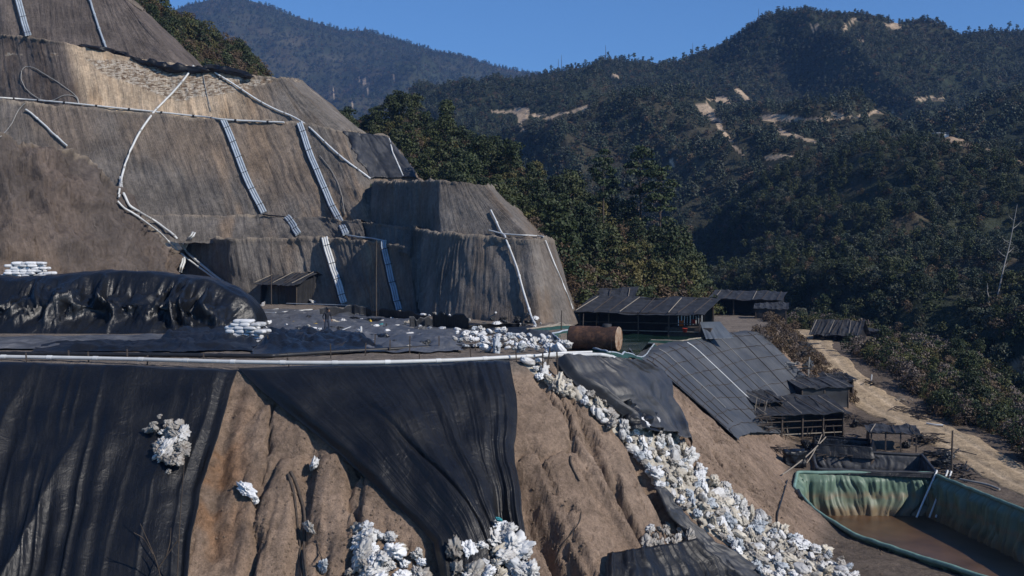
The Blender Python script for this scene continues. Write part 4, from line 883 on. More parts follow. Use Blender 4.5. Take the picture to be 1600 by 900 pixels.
pipe('slope_pipe', lay([(184, 318), (215, 342), (255, 372), (300, 408), (362, 449)], 0.4), 0.11, M['pvc'], 'thin straight white pipe just below the curved pipe', 'pipe', None, 5)
pipe('pipe_end', lay([(189, 279), (188, 290), (186, 304), (185, 312)], 0.3), 0.12, M['pvc'], 'short upright stub of white pipe beside the curved pipe', 'pipe')
pipe('slope_pipe', lay([(332, 112), (360, 130), (420, 168), (470, 190), (520, 236), (576, 281)], 0.28), 0.12, M['pvc'], 'white pipe slanting down right from the pebbly patch to the ribbed block', 'pipe', None, 9, 1.3, M['hose_grey'])
pipe('slope_pipe', lay([(42, 173), (62, 190), (84, 210), (106, 230)], 0.3), 0.13, M['pvc'], 'short white pipe slanting over the rough nose on the left', 'pipe', None, 2)
pipe('slope_pipe', lay([(138, -6), (145, 14), (155, 46), (167, 78)], 0.3), 0.17, M['pvc_grey'], 'single pale pipe running down the uppermost terrace', 'pipe', None, 4)
pipe('slope_pipe', lay([(607, 220), (617, 246), (631, 277)], 0.3), 0.11, M['pvc'], 'white pipe on the black sheeted bank at the end of the main terrace', 'pipe')
pipe('slope_pipe', lay([(768, 331), (776, 346), (785, 366), (792, 374), (806, 410), (822, 462), (837, 512)], 0.2), 0.085, M['pvc'], 'white pipe running down the lit side of the ribbed terrace block', 'pipe', None, 6)
pipe('edge_pipe', lay([(766, 362), (790, 368), (820, 370), (848, 372)], 0.2), 0.07, M['pvc'], 'thin white pipe along the brink of the lower terrace block', 'pipe')
pipe('edge_pipe', lay([(850, 376), (862, 408), (878, 446), (893, 484)], 0.15), 0.06, M['pvc'], 'thin pale pipe down the outer corner of the lower terrace block', 'pipe')
pipe('hose', lay([(123, 163), (118, 152), (100, 150), (82, 158), (62, 155), (42, 140), (34, 122), (38, 107), (52, 106), (70, 116), (98, 134), (120, 152), (124, 164)], 0.15, 8), 0.055, M['hose_grey'], 'thin pale hose lying in a loop on the dark left end of the upper terrace', 'hose')
pipe('hose', lay([(40, 162), (28, 175), (18, 196), (0, 216)], 0.15, 8), 0.06, M['hose_grey'], 'thin pale hose hanging from the terrace pipe at the left', 'hose')
pipe('hose', lay([(500, 244), (516, 264), (530, 290), (536, 312), (540, 336)], 0.12, 8), 0.04, M['hose_grey'], 'thin grey hose hanging in a curve between pipe bundle and ribbed block', 'hose')
pipe('hose', lay([(317, 112), (322, 140), (330, 174)], 0.12, 6), 0.05, M['hose_grey'], 'fine pale hose hanging down below the pebbly patch', 'hose')
def bundle(pts, wd, n, label, mat, straps, lift=0.25, side_shadow=True):
    n = min(n, 3)
    P = lay(pts, lift, 8); L = np.concatenate([[0], np.cumsum(np.linalg.norm(np.diff(P, axis=0), axis=1))])
    P = np.stack([np.interp(np.linspace(0, L[-1], 14), L, P[:, i]) for i in range(3)], 1)
    t = P[-1] - P[0]; t /= np.linalg.norm(t); vw = P.mean(0) / np.linalg.norm(P.mean(0)); ac = np.cross(t, vw); ac /= np.linalg.norm(ac); nn = np.cross(ac, t); nn *= -np.sign(nn @ vw)
    e = empty('pipe_bundle', P[-1], label, 'pipe bundle', 'pipe bundles down the terraces'); base = P[-1]
    r = wd / n / 2
    for k in range(n):
        o_ = ac * (k - (n - 1) / 2) * 2.02 * r; MB().tube(P - base + o_, r, 8).build('pipe', mat, e, True)
    for k in range(straps):
        f = (k + 0.5) / straps; c = np.array([np.interp(f * 13, np.arange(14), P[:, i]) for i in range(3)]) - base
        MB().bar(c - ac * (wd / 2 + 0.18) + nn * (r + 0.03), c + ac * (wd / 2 + 0.18) + nn * (r + 0.03), 0.055).build('strap', M['strap'], e)
    if side_shadow:
        for s in (-1,): MB().tube(P - base + ac * s * (wd / 2 + 0.10) - nn * 0.12, 0.09, 6).build('shadow_strip', M['strap'], e, True)  # dark tube standing in for the shadow along the bundle's left side
    return e
bundle([(350, 188), (366, 226), (388, 284), (414, 334)], 0.85, 4, 'grey pipe bundle on the main terrace, the one left of the straight twin bundle', M['pvc_grey'], 6)
bundle([(449, 341), (458, 354), (468, 367)], 0.8, 4, 'very short grey pipe bundle crossing the small step between terraces', M['pvc_grey'], 2)
bundle([(469, 194), (486, 240), (510, 300), (542, 368)], 0.8, 4, 'longest grey pipe bundle, falling from the main terrace over two steps', M['pvc_grey'], 8)
bundle([(508, 374), (520, 410), (531, 444), (541, 474)], 0.75, 4, 'pale green white pipe bundle down the orange wall right of the hut', M['pvc'], 4)
bundle([(600, 380), (608, 412), (618, 450), (627, 486)], 0.62, 4, 'grey pipe bundle on the wall beside the ribbed block, behind the cable pole', M['pvc_grey'], 4)
bundle([(28, -4), (36, 26), (45, 56)], 0.95, 4, 'grey pipe bundle on the uppermost terrace at the left corner', M['pvc_grey'], 2)
bundle([(305, 369), (294, 390), (278, 420)], 0.5, 2, 'short leaning pair of pipes in the dark recess left of the orange wall', M['pvc'], 1, 0.6, False)
pipe('joining_pipe', lay([(412, 336), (425, 339), (447, 341)], 0.2), 0.09, M['hose_dark'], 'dark pipe joining two grey bundles along a terrace step', 'pipe')
pipe('joining_pipe', lay([(543, 369), (560, 372), (582, 375), (604, 380)], 0.25), 0.09, M['pvc_grey'], 'pale pipe joining the longest bundle to the one beside the ribbed block', 'pipe')
# black sheet on the right end of the main terrace and along the pebbly patch
def fold_t(U, V, P): return -0.20 * rf(vn(U * 5, V * 0.8, 0, 263)) - 0.08 * rf(vn(U * 14, V, 0, 265)) + 0.25
drape('bank_sheet', [(534, 205), (552, 236), (566, 262), (578, 280)], [(604, 213), (622, 236), (640, 262), (654, 279)], 50, 40, 0.15, fold_t, M['tarp_grey'], 'black sheet covering the bank at the right end of the main terrace', 'plastic sheet', None, 0.06, True, BVT)
def sausage(name, pts, r, label, seed, mat):
    P = lay(pts, r * 0.6, 10); n = len(P); th = np.linspace(0, 2 * np.pi, 15); S_ = np.linspace(0, n * 0.4, n)[:, None]
    T = np.gradient(P, axis=0); T /= np.linalg.norm(T, axis=1)[:, None]; a = np.cross(T, (0, 0, 1.0)); a /= np.linalg.norm(a, axis=1)[:, None]; b = np.cross(a, T)
    R = 0.52 * r * (1 + 0.8 * vn(S_ * 0.8, np.cos(th)[None] * 1.2, np.sin(th)[None] * 1.2, seed) + 0.55 * np.abs(vn(S_ * 2.2, np.cos(th)[None] * 3, np.sin(th)[None] * 3, seed + 1))) * sst(0, 0.06, np.linspace(0, 1, n))[:, None] * sst(0, 0.1, 1 - np.linspace(0, 1, n))[:, None]
    V = P[:, None] + R[..., None] * (np.cos(th)[None, :, None] * a[:, None] * 1.0 + np.sin(th)[None, :, None] * b[:, None])
    return tag(obj(name, mesh(name, V.reshape(-1, 3), gridq(n, 15), mat, True, None, np.stack([S_ + 0 * th, th[None] + 0 * S_], -1).reshape(-1, 2))), label, 'plastic sheet')
sausage('rolled_sheet', [(120, 72), (165, 80), (200, 88), (222, 98), (258, 106)], 0.45, 'black sheet rolled along the brink above the pebbly patch', 601, M['tarp'])
sausage('rolled_sheet', [(228, 100), (260, 108), (300, 110), (330, 114)], 0.85, 'thick bundled black sheet at the head of the curved pipe', 611, M['tarp'])
sausage('rolled_sheet', [(318, 110), (345, 113), (372, 117), (398, 121)], 0.75, 'bunched black sheet right of the head of the curved pipe', 621, M['tarp'])
# ---------------------------------------------------------------- pipes along the brink of the pad
def brink(pts, z, n=8):
    q = crom(np.array(pts, float), n); return np.array([padpt(x, y, z) for x, y in q])
PP = brink([(-30, 557), (100, 559), (200, 561), (400, 566), (560, 566.5), (700, 563), (820, 557), (930, 554)], -5.42)
BEND = np.array([pix(*q) for q in ((945, 555, 62.3), (962, 560, 63.5), (976, 567, 65.2), (990, 577, 66.5))])
pipe('brink_pipe', np.vstack([PP, crom(np.vstack([PP[-1:], BEND]), 5)[1:]]), 0.105, M['pvc'], 'long white pipe running along the brink of the pad to the rusty tank', 'pipe', None, 15, 1.16)
pipe('brink_pipe', brink([(-30, 552), (200, 554), (400, 556), (440, 555), (520, 550), (620, 545), (700, 541), (790, 541)], -5.45), 0.12, M['hose_dark'], 'black pipe lying behind the long white pipe', 'pipe', None, 8, 1.15)
pipe('brink_pipe', brink([(835, 556), (870, 552), (925, 550)], -5.35), 0.07, M['pvc'], 'short thin white pipe lying on the long white pipe near the tank', 'pipe')
STK = [(42, 566, .5), (108, 562, .5), (139, 566, .55), (199, 560, .5), (230, 570, .5), (318, 568, .5), (420, 548, .9), (453, 574, .5), (517, 560, .8), (570, 556, .7), (585, 546, .9), (609, 550, .7), (640, 552, 1.0), (686, 546, .8), (736, 560, .6), (655, 563, .4), (807, 565, 0.7), (743, 548, .6)]
for k, (x, y, h) in enumerate(STK):
    p, n = hit_low(x, y, BVG); b = MB().bar(p - (0, 0, 0.2), p + np.array([0.05 * rng.normal(), 0.05 * rng.normal(), h]), 0.06)
    tag(b.build('stake', M['wood']), 'thin dark stake driven in beside the pipes on the brink of the pad', 'stake', 'stakes along the brink pipes')
for k, (x, y, h, lx) in enumerate(((848, 590, 1.3, 0.0), (852, 585, 1.4, 0.25), (873, 592, 1.4, -0.1))):
    p, n = hit_low(x, y, BVG); tag(MB().bar(p - (0, 0, 0.3), p + np.array([lx, 0, h]), 0.08).build('stake', M['wood']), 'weathered post holding the white pipe at the head of the sack spill', 'stake', 'posts at the head of the sack spill')
# ---------------------------------------------------------------- poles
def pole(x, yb, yt, r, label, mat, tree=None, cables=()):
    p, n = hit_low(x, yb, *(tree or ())); h = (yb - yt) * p[1] / F
    o = tag(MB().tube([p - (0, 0, 0.4), p + (0, 0, h * 0.5), p + (0.03, 0, h)], [r, r * 0.85, r * 0.7], 8).build('pole', mat, None, True), label, 'pole'); return o, p, h
pole(424, 477, 372, 0.06, 'thin tall pole standing beside the left end of the hut', M['wood'])
o, p, h = pole(588, 499, 376, 0.07, 'tall dark pole with hanging cables below the terrace step', M['wood'])
for k, (dx, dz) in enumerate(((-0.35, 0.98), (-0.2, 0.75), (0.18, 0.9))):
    q = [p + np.array([0, 0, h * dz]), p + np.array([dx * 1.6, 0.1, h * dz * 0.5]), p + np.array([dx, 0, 0.3])]; obj('cable', MB().tube(crom(q, 8), 0.022, 5).mesh('cable', M['hose_dark'], True), o)
pole(447, 475, 433, 0.03, 'short thin pole in front of the hut wall', M['wood'])
pole(729, 283, 247, 0.09, 'slim grey utility pole on the brink behind the ribbed block', M['hose_grey'], (BVSP,))
pole(1487, 745, 672, 0.09, 'dark bare pole standing beside the far right corner of the green pool', M['wood'])
pole(877, 520, 485, 0.05, 'leaning stick post beside the green tanks', M['wood'])
pole(911, 518, 490, 0.05, 'stick post standing behind the rusty tank', M['wood'])
pole(1018, 525, 480, 0.05, 'stick post on the wall between the green tanks', M['wood'])
pole(955, 560, 520, 0.012, 'fine wire rod standing before the end of the rusty tank', M['hose_dark'])
# ---------------------------------------------------------------- rusty tank
k = NT('rust'); tc = k.n('TexCoord').outputs['Object']; n1 = k.noise(tc, 2.2, 7, 0.65); n2 = k.noise(tc, 9, 5, 0.7)
c = k.ramp(n1, [(0.3, (0.026, 0.017, 0.014)), (0.5, (0.06, 0.032, 0.022)), (0.7, (0.14, 0.07, 0.038))]); c = k.mul(c, k.ramp(n2, [(0.3, 0.7), (0.7, 1.2)]))
M['rust'] = k.done(c, 0.75, k.bump(n2, 0.4, 0.01), 0.3)
k = NT('rust_end'); tc = k.n('TexCoord').outputs['Object']; n1 = k.noise(tc, 2.6, 7, 0.7)
M['rust_end'] = k.done(k.ramp(n1, [(0.38, (0.14, 0.065, 0.03)), (0.52, (0.30, 0.21, 0.14)), (0.66, (0.40, 0.33, 0.26))]), 0.7, None, 0.3)
def tank():
    R, L = 0.70, 2.9; base = pix(929, 556, 66.6); base[2] = float(H0(base[0], base[1])) + 0.03
    e = empty('rusty_tank', base, 'rusty cylindrical steel tank lying on the pad beside the white pipe', 'tank', None, math.radians(-22))
    th = np.linspace(0, 2 * np.pi, 40, endpoint=False); prof = [(-L / 2, 0), (-L / 2 - 0.02, R * 0.8), (-L / 2, R)] + [(-L / 2 + L * t, R) for t in np.linspace(0.02, 0.98, 24)] + [(L / 2, R)]
    V = np.array([[x, r * math.cos(a) * (1 + 0.012 * math.sin(3 * a)), R + r * math.sin(a)] for x, r in prof for a in th]); obj('shell', mesh('shell', V, gridq(len(prof), 40, True), M['rust'], True), e)
    pr = [(L / 2, R), (L / 2 + 0.03, R * 0.97), (L / 2 + 0.02, R * 0.92), (L / 2 + 0.05, R * 0.6), (L / 2 + 0.07, 0.02)]
    V = np.array([[x, r * math.cos(a), R + r * math.sin(a)] for x, r in pr for a in th]); obj('end_plate', mesh('end_plate', V, gridq(len(pr), 40, True), M['rust_end'], True), e)
    for xx in (-0.48, 0.1): obj('hoop', MB().tube([(xx * L, 0, R), (xx * L + 0.05, 0, R)], R + 0.015, 40, False).mesh('hoop', M['rust'], True), e)
    obj('manhole', MB().tube([(0.75, 0, 2 * R - 0.08), (0.75, 0, 2 * R + 0.14), (0.75, 0, 2 * R + 0.15)], [0.26, 0.26, 0.20], 18).mesh('manhole', M['strap'], True), e)
    return e
tank()
# ---------------------------------------------------------------- huts and sheds
def sheet_panel(mb, a, b, c, d, ribs, amp=0.03, nu=24, nv=6, sag=0.0, seed=0, th=0.04):
    """panel with corners a b (upper edge) c d (lower edge: c below b)"""
    a, b, c, d = [np.array(q, float) for q in (a, b, c, d)]; u = np.linspace(0, 1, nu)[None, :, None]; v = np.linspace(0, 1, nv)[:, None, None]
    Pm = (a * (1 - u) + b * u) * (1 - v) + (d * (1 - u) + c * u) * v; n = np.cross(b - a, d - a); n /= np.linalg.norm(n); n = n * (1 if n[2] >= -0.2 else -1)
    f = amp * np.cos(u * ribs * 2 * np.pi)[..., 0] - sag * np.sin(np.pi * u[..., 0]) * np.sin(np.pi * v[..., 0]) + 0.12 * vn(u[..., 0] * 6, v[..., 0] * 3, seed, seed) + 0.07 * vn(u[..., 0] * 17, v[..., 0] * 9, seed, seed + 1)
    top = Pm + n * f[..., None]; bot = top - n * th
    V = np.concatenate([top.reshape(-1, 3), bot.reshape(-1, 3)]); q = gridq(nv, nu); m = nu * nv
    rim = list(range(nu)) + [nu * k + nu - 1 for k in range(1, nv)] + [nu * (nv - 1) + k for k in range(nu - 2, -1, -1)] + [nu * k for k in range(nv - 2, 0, -1)]
    s = np.array([[rim[i], rim[(i + 1) % len(rim)], rim[(i + 1) % len(rim)] + m, rim[i] + m] for i in range(len(rim))])
    mb.add(V, np.concatenate([q, q[:, ::-1] + m, s])); return mb
def shed(name, label, loc, rz, L, D, hf, hb, ridge=None, over=0.4, walls=('back', 'left', 'right'), posts=4, wall_mat=None, roof_mat=None, ribs=10, cat='shed', battens=0, sag=0.05, seed=1, rails=0, clutter=0, wall_h=1.0, front_part=0.0):
    e = empty(name, loc, label, cat, None, rz); wm = wall_mat or M['black_sheet']; rm = roof_mat or M['roof']
    x0, x1, y0, y1 = -L / 2, L / 2, -D / 2, D / 2; o = over; r_ = np.random.default_rng(seed)
    if ridge:
        yr = 0.0; rb = MB(); sl = (ridge - hf) / (D / 2); sheet_panel(rb, (x0 - o, yr, ridge), (x1 + o, yr, ridge), (x1 + o, y0 - o, hf - sl * o), (x0 - o, y0 - o, hf - sl * o), ribs, seed=seed, sag=sag)
        sl2 = (ridge - hb) / (D / 2); sheet_panel(rb, (x0 - o, yr, ridge), (x1 + o, yr, ridge), (x1 + o, y1 + o, hb - sl2 * o), (x0 - o, y1 + o, hb - sl2 * o), ribs, seed=seed + 3, sag=sag)
    else:
        sl = (hb - hf) / D; rb = MB(); sheet_panel(rb, (x0 - o, y1 + o, hb + sl * o), (x1 + o, y1 + o, hb + sl * o), (x1 + o, y0 - o, hf - sl * o), (x0 - o, y0 - o, hf - sl * o), ribs, seed=seed, sag=sag)
    ro = rb.build('roof', rm, e, False)
    for k in range(battens):
        f = (k + 0.5) / battens; xx = x0 - o + (L + 2 * o) * f + r_.normal() * 0.12; zt = (ridge or hb) + 0.07; yt = 0.0 if ridge else y1
        MB().bar((xx, yt, zt), (xx + r_.normal() * 0.2, y0 - o, hf - 0.05 + 0.09), 0.05).build('batten', M['wood_pale'] if k % 3 == 0 else M['wood'], ro)
    hr = lambda y: (ridge - (ridge - (hf if y < 0 else hb)) * abs(y) / (D / 2)) if ridge else hf + (hb - hf) * (y - y0) / D
    def wall(a, b, za, zb, nm='wall', lo=0.0):
        mb = MB(); a, b = np.array(a, float), np.array(b, float); nu, nv = 24, 10; u = np.linspace(0, 1, nu)[None, :]; v = np.linspace(0, 1, nv)[:, None]
        n = np.array([-(b - a)[1], (b - a)[0]]); n = n / np.linalg.norm(n); f = 0.10 * np.abs(vn(u * 7, v * 1.5, seed, seed + 5)) * (0.3 + v)
        X = a[0] + (b - a)[0] * u + n[0] * f; Y = a[1] + (b - a)[1] * u + n[1] * f; Zt = za + (zb - za) * u if np.isscalar(zb) else None
        Z = (Zt - 0.05) * (1 - v) + (lo - 0.1) * v; Pm = np.stack([X + 0 * v, Y + 0 * v, Z], -1); Q = gridq(nv, nu)
        back = Pm + np.array([n[0], n[1], 0]) * 0.03; mb.add(Pm, Q); mb.add(back, Q[:, ::-1]); return mb.build(nm, wm, e, True)
    if 'back' in walls: wall((x0, y1), (x1, y1), hb, hb)
    for s, nm in ((x0, 'left'), (x1, 'right')):
        if nm in walls:
            if ridge: wall((s, y0), (s, 0), hf, ridge); wall((s, 0), (s, y1), ridge, hb)
            else: wall((s, y0), (s, y1), hf, hb)
    if 'front' in walls: wall((x0, y0), (x1, y0), hf, hf)
    if front_part: wall((x1 - front_part * L, y0 + 0.03), (x1 - 0.02, y0 + 0.03), hf - 0.02, hf - 0.02)
    for k in range(posts):
        xx = x0 + 0.06 + (L - 0.12) * k / max(1, posts - 1); MB().bar((xx, y0 + 0.02, -0.2), (xx + 0.04 * r_.normal(), y0 + 0.02, hf - 0.03), 0.11).build('post', M['wood'], e)
    for y in (y1 - 0.05,):
        for xx in (x0 + 0.06, x1 - 0.06): MB().bar((xx, y, -0.2), (xx, y, hb - 0.05), 0.11).build('post', M['wood'], e)
    MB().bar((x0 - o * 0.7, y0 - 0.04, hf - 0.12), (x1 + o * 0.7, y0 - 0.04, hf - 0.12), 0.09).build('beam', M['wood'], e)
    for k in range(rails): MB().bar((x0, y0 + 0.08, hf * (k + 1) / (rails + 1.4)), (x1, y0 + 0.08, hf * (k + 1) / (rails + 1.4) + 0.05), 0.07).build('rail', M['wood'] if k else M['wood_pale'], e)
    return e
def gp(px, py): return hit_low(px, py, BVG)[0]
hp = padpt(455, 476); hp[1] += 2.6; hp[2] = -5.65
shed('hut', 'black sheeted hut with a low gabled roof standing on the pad before the orange wall', hp, math.radians(-38), 6.0, 5.0, 2.45, 2.45, 3.6, 0.55, ('back', 'left', 'right'), 3, ribs=9, cat='hut', battens=7, seed=3, front_part=0.30)
p = pix(1010, 524, 108); p[2] = -7.8
shed('long_shed', 'long dark open shed with a ribbed slanting roof behind the green tanks', p, math.radians(-24), 11.6, 5.0, 2.5, 3.6, None, 0.5, ('back', 'left'), 5, ribs=26, battens=9, seed=5, rails=2, sag=0.12)
p = pix(935, 505, 118); p[2] = -7.8
shed('low_shed', 'dark low shed roof showing behind the left end of the long shed', p, math.radians(-12), 7.0, 4.0, 3.3, 4.2, None, 0.4, ('back', 'left', 'right', 'front'), 3, ribs=14, battens=4, seed=6)
p = pix(1168, 524, 146); p[2] = float(H0(p[0], p[1]))
shed('roadside_shed', 'dark shed with a wide tarred roof left of the start of the dirt road', p, math.radians(-20), 8.4, 5.0, 2.1, 2.9, None, 0.4, ('back', 'left', 'right'), 4, ribs=12, battens=6, seed=7)
p = pix(1205, 527, 138); p[2] = float(H0(p[0], p[1]))
shed('lean_to', 'small black lean-to hut with one round shouldered end beside the dirt road', p, math.radians(-14), 3.6, 2.4, 1.7, 2.2, None, 0.25, ('back', 'left', 'right', 'front'), 2, ribs=6, cat='hut', seed=8)
p = pix(1312, 528, 152); p[2] = float(H0(p[0], p[1])) - 0.1
shed('gabled_shed', 'lone dark gabled shed at the bend of the dirt road', p, math.radians(-30), 5.6, 5.0, 1.2, 1.2, 2.7, 0.5, ('back', 'left', 'right'), 3, ribs=11, battens=9, seed=9)
p = pix(1366, 506, 158); p[2] = float(H0(p[0], p[1])) + 0.1
shed('lean_to', 'flat scrap of dark roof behind the lone gabled shed', p, math.radians(-8), 2.6, 1.8, 0.9, 1.1, None, 0.25, ('back',), 2, ribs=6, cat='hut', seed=10)
p = gp(1278, 634)
shed('yard_shed', 'black yard shed with sloping roof, the upper of the two beside the road', p + (0, 0.5, 0), math.radians(16), 4.9, 3.0, 1.9, 2.4, None, 0.35, ('back', 'left', 'right', 'front'), 3, ribs=8, battens=4, seed=11)
p = gp(1242, 686)
shed('yard_shed', 'black open shed full of poles and rods, lower of the two under the netted bank', p + (0, 1.0, 0), math.radians(14), 7.6, 3.6, 2.3, 3.1, None, 0.45, ('back', 'right'), 5, ribs=14, battens=7, seed=12, rails=3, sag=0.15)
for k in range(26):                                                     # rods standing about in the open shed
    q = p + np.array([rng.uniform(-3.9, 3.2), rng.uniform(-1.6, 0.6), 0]); q[2] = float(H0(q[0], q[1])); hh = rng.uniform(0.6, 1.8)
    tag(MB().bar(q - (0, 0, 0.1), q + np.array([0.25 * rng.normal(), 0.1 * rng.normal(), hh]), 0.05).build('rod', M['wood_pale'] if k % 4 == 0 else M['wood']), 'short stick standing in and before the open yard shed', 'stick', 'sticks in the open yard shed')
p = gp(1398, 704)
shed('table_roof', 'small flat black roof on posts between black basin and road', p + (0, 0.8, 0), math.radians(-12), 3.6, 2.4, 1.55, 1.75, None, 0.25, ('left',), 4, ribs=6, cat='shelter', battens=3, seed=13)
pB, _ = hit_low(552, 172, BVSP)
shed('hill_house', 'small dark roofed house on the skyline behind the terraces', pB - (0, 0, 0.5), math.radians(-25), 8.5, 6.0, 2.2, 2.2, 3.6, 0.5, ('back', 'left', 'right', 'front'), 2, ribs=9, cat='house', seed=14)
# far building on the crest of the right hill
pC, _ = hit_low(1470, 216, BVH2)
e = empty('hill_building', pC, 'tiny white and dark building on top of the right hill', 'building', None, 0.2)
e.scale = (0.75, 0.75, 0.6); MB().box((0, 0, 0.8), (5.2, 3.0, 2.6)).build('wall', M['wood'], e); MB().box((0.0, 0, 2.2), (5.5, 3.3, 0.2)).build('roof', M['pvc_grey'], e); MB().box((1.2, -1.6, 0.9), (2.0, 0.3, 1.4)).build('white_panel', M['pvc'], e); MB().box((-1.6, -1.58, 0.6), (0.9, 0.25, 1.8)).build('door', M['strap'], e)
# ---------------------------------------------------------------- green tanks on the pad
k = NT('green_liner'); uv = k.n('UVMap').outputs[0]; pos = k.n('NewGeometry').outputs['Position']; n1 = k.noise(k.map(uv, (3.0, 0.5, 1)), 1.0, 5, 0.6); n2 = k.noise(pos, 1.2, 5, 0.6)
sep = k.n('SeparateXYZ'); k.l(uv, sep.inputs[0]); c = k.mul(k.ramp(n1, [(0.3, (0.070, 0.118, 0.085)), (0.7, (0.150, 0.222, 0.160))]), k.ramp(n2, [(0.3, 0.75), (0.7, 1.15)]))
lv = k.n('Math', operation='ADD'); k.l(sep.outputs[1], lv.inputs[0]); sc_ = k.n('Math', operation='MULTIPLY'); k.l(n2, sc_.inputs[0]); sc_.inputs[1].default_value = 0.35; k.l(sc_.outputs[0], lv.inputs[1])
c = k.mixf(k.ramp(lv.outputs[0], [(0.0, 0.0), (0.55, 0.0), (0.68, 0.75), (0.74, 0.25), (0.86, 0.35), (0.98, 0.95)]), c, (0.19, 0.145, 0.09))
M['liner'] = k.done(c, 0.5, k.bump(n1, 0.4, 0.03), 0.4)
M['liner_shaded'] = m_plain('shaded_green_liner', (0.025, 0.07, 0.052), 0.5, 0.4, 1.5, 0.02)  # green liner with the shade inside the tanks put into its colour
M['water'] = m_plain('green_water', (0.012, 0.035, 0.024), 0.08, 0.2, 1, 0.01, 0.5)
M['rim_green'] = m_plain('pale_green_edge', (0.17, 0.28, 0.235), 0.6, 0.3, 2, 0.01)
M['mud'] = m_plain('brown_mud_water', (0.115, 0.066, 0.034), 0.38, 0.55, 0.35, 0.012, 0.4)
M['water_dark'] = m_plain('dark_water', (0.015, 0.014, 0.012), 0.1, 0.2, 1, 0.0, 0.5)
def basin(name, label, rim, zr, dep, inset, liner, floor_mat, floor_name, rim_mat, fold=0.12, rim_r=0.12, outer=0.0, zf=None, seed=0, freq=2.2, rimname='rim', closed_rounded=0.0, skirt=None):
    R = np.array(rim, float); n0 = len(R); seg = []
    for i in range(n0):
        a, b = R[i], R[(i + 1) % n0]; m = max(4, int(np.linalg.norm(b - a) / 0.09)); seg.append(a + (b - a) * np.linspace(0, 1, m, endpoint=False)[:, None])
    R2 = np.concatenate(seg); m = len(R2)
    if closed_rounded:
        kk = int(closed_rounded / 0.09); ker = np.hanning(2 * kk + 3)[1:-1]; ker /= ker.sum(); h = len(ker) // 2
        R2 = np.stack([np.convolve(np.concatenate([R2[-h:, k], R2[:, k], R2[:h, k]]), ker, 'valid') for k in range(2)], 1)
    T = np.roll(R2, -1, 0) - np.roll(R2, 1, 0); T /= np.linalg.norm(T, axis=1)[:, None]; N = np.stack([T[:, 1], -T[:, 0]], 1)
    cen = R2.mean(0); sgn = np.sign(((cen - R2) * N).sum(1).mean()); N *= sgn                                   # inward
    L = np.concatenate([[0], np.cumsum(np.linalg.norm(np.diff(R2, axis=0), axis=1))]); nv = 26; v = np.linspace(0, 1, nv)[:, None]
    w_ = 0.5 * vn(L * 0.5, v * 2, 0, seed)
    f = fold * (np.abs(vn((L + w_) * freq, v * 0.8, 0, seed + 1)) + 0.5 * np.abs(vn((L + w_) * freq * 2.7, v * 1.2, 0, seed + 2))) * sst(0, 0.18, v) * (0.5 + 0.5 * sst(1.0, 0.7, v))
    off = inset * v + f; X = R2[None, :, 0] + N[None, :, 0] * off; Y = R2[None, :, 1] + N[None, :, 1] * off; zrim = zr(R2[:, 0], R2[:, 1]) if callable(zr) else np.full(m, zr)
    Z = zrim[None] - dep * v + 0 * X
    e = empty(name, (*cen, float(zrim.mean()) - dep), label, 'basin'); base = np.array([*cen, float(zrim.mean()) - dep])
    V = np.stack([X, Y, Z], -1)
    obj('liner', mesh('liner', V.reshape(-1, 3) - base, gridq(nv, m, True), liner, True, None, np.stack([L[None] + 0 * v, v + 0 * L[None]], -1).reshape(-1, 2)), e)
    rr = np.vstack([R2, R2[:1]]); P = np.column_stack([rr, np.append(zrim, zrim[0]) + 0.02]) - base; P[:, 2] += 0.03 * vn(np.arange(len(P)) * 0.12, 0, 0, seed + 7)
    obj(rimname, MB().tube(P[::2], rim_r, 7, False).mesh(rimname, rim_mat, True), e)
    zf = zf if zf is not None else float(zrim.min()) - dep + 0.12
    vi = np.clip((float(zrim.mean()) - zf) / dep, 0, 1); B = np.column_stack([R2 + N * (inset * vi - 0.05), np.full(m, zf)]) - base
    rad = np.linspace(0, 1, 14)[:, None, None]; c0 = B.mean(0); Pm = c0 + (B[None] - c0) * rad; Pm[..., 2] += 0.02 * vn(Pm[..., 0] * 0.6, Pm[..., 1] * 0.6, 0, seed + 5)
    obj(floor_name, mesh(floor_name, Pm.reshape(-1, 3), gridq(14, m, True), floor_mat, True), e)
    if outer:                                                           # outside face of a raised basin, down to the ground
        v2 = np.linspace(0, 1, 8)[:, None]; of = 0.05 + 0.25 * v2 + 0.06 * np.abs(vn(L[None] * 1.4, v2 * 1.2, 0, seed + 9)); V = np.stack([R2[None, :, 0] - N[None, :, 0] * of, R2[None, :, 1] - N[None, :, 1] * of, zrim[None] - outer * v2], -1)
        obj('outer_skirt', mesh('outer_skirt', V.reshape(-1, 3) - base, gridq(8, m, True), skirt or M['tarp'], True, None, np.stack([L[None] + 0 * v2, v2 + 0 * L[None]], -1).reshape(-1, 2)), e)
    return e
def flat(x, y, z): d = -z * F / (y - HY); q = pix(x, y, d); return (q[0], q[1])
zt_ = -6.95
GZF = float(H0(R_GF[:, 0], R_GF[:, 1]).mean()) + 0.3; GZN = float(H0(R_GN[:, 0], R_GN[:, 1]).mean()) + 0.3
basin('green_tank', 'far green lined water tank before the long shed', R_GF, lambda x, y: H0(x, y) + 0.2, 1.2, 0.1, M['liner_shaded'], M['water'], 'water', M['wood_pale'], 0.05, 0.07, 0.25, GZF - 0.75, 701, rimname='rim', skirt=M['liner_shaded'])
basin('green_tank', 'near green lined water tank right behind the rusty tank', R_GN, lambda x, y: H0(x, y) + 0.15, 1.2, 0.1, M['liner_shaded'], M['water'], 'water', M['pvc_grey'], 0.05, 0.06, 0.25, GZN - 0.75, 711, rimname='rim', skirt=M['liner_shaded'])
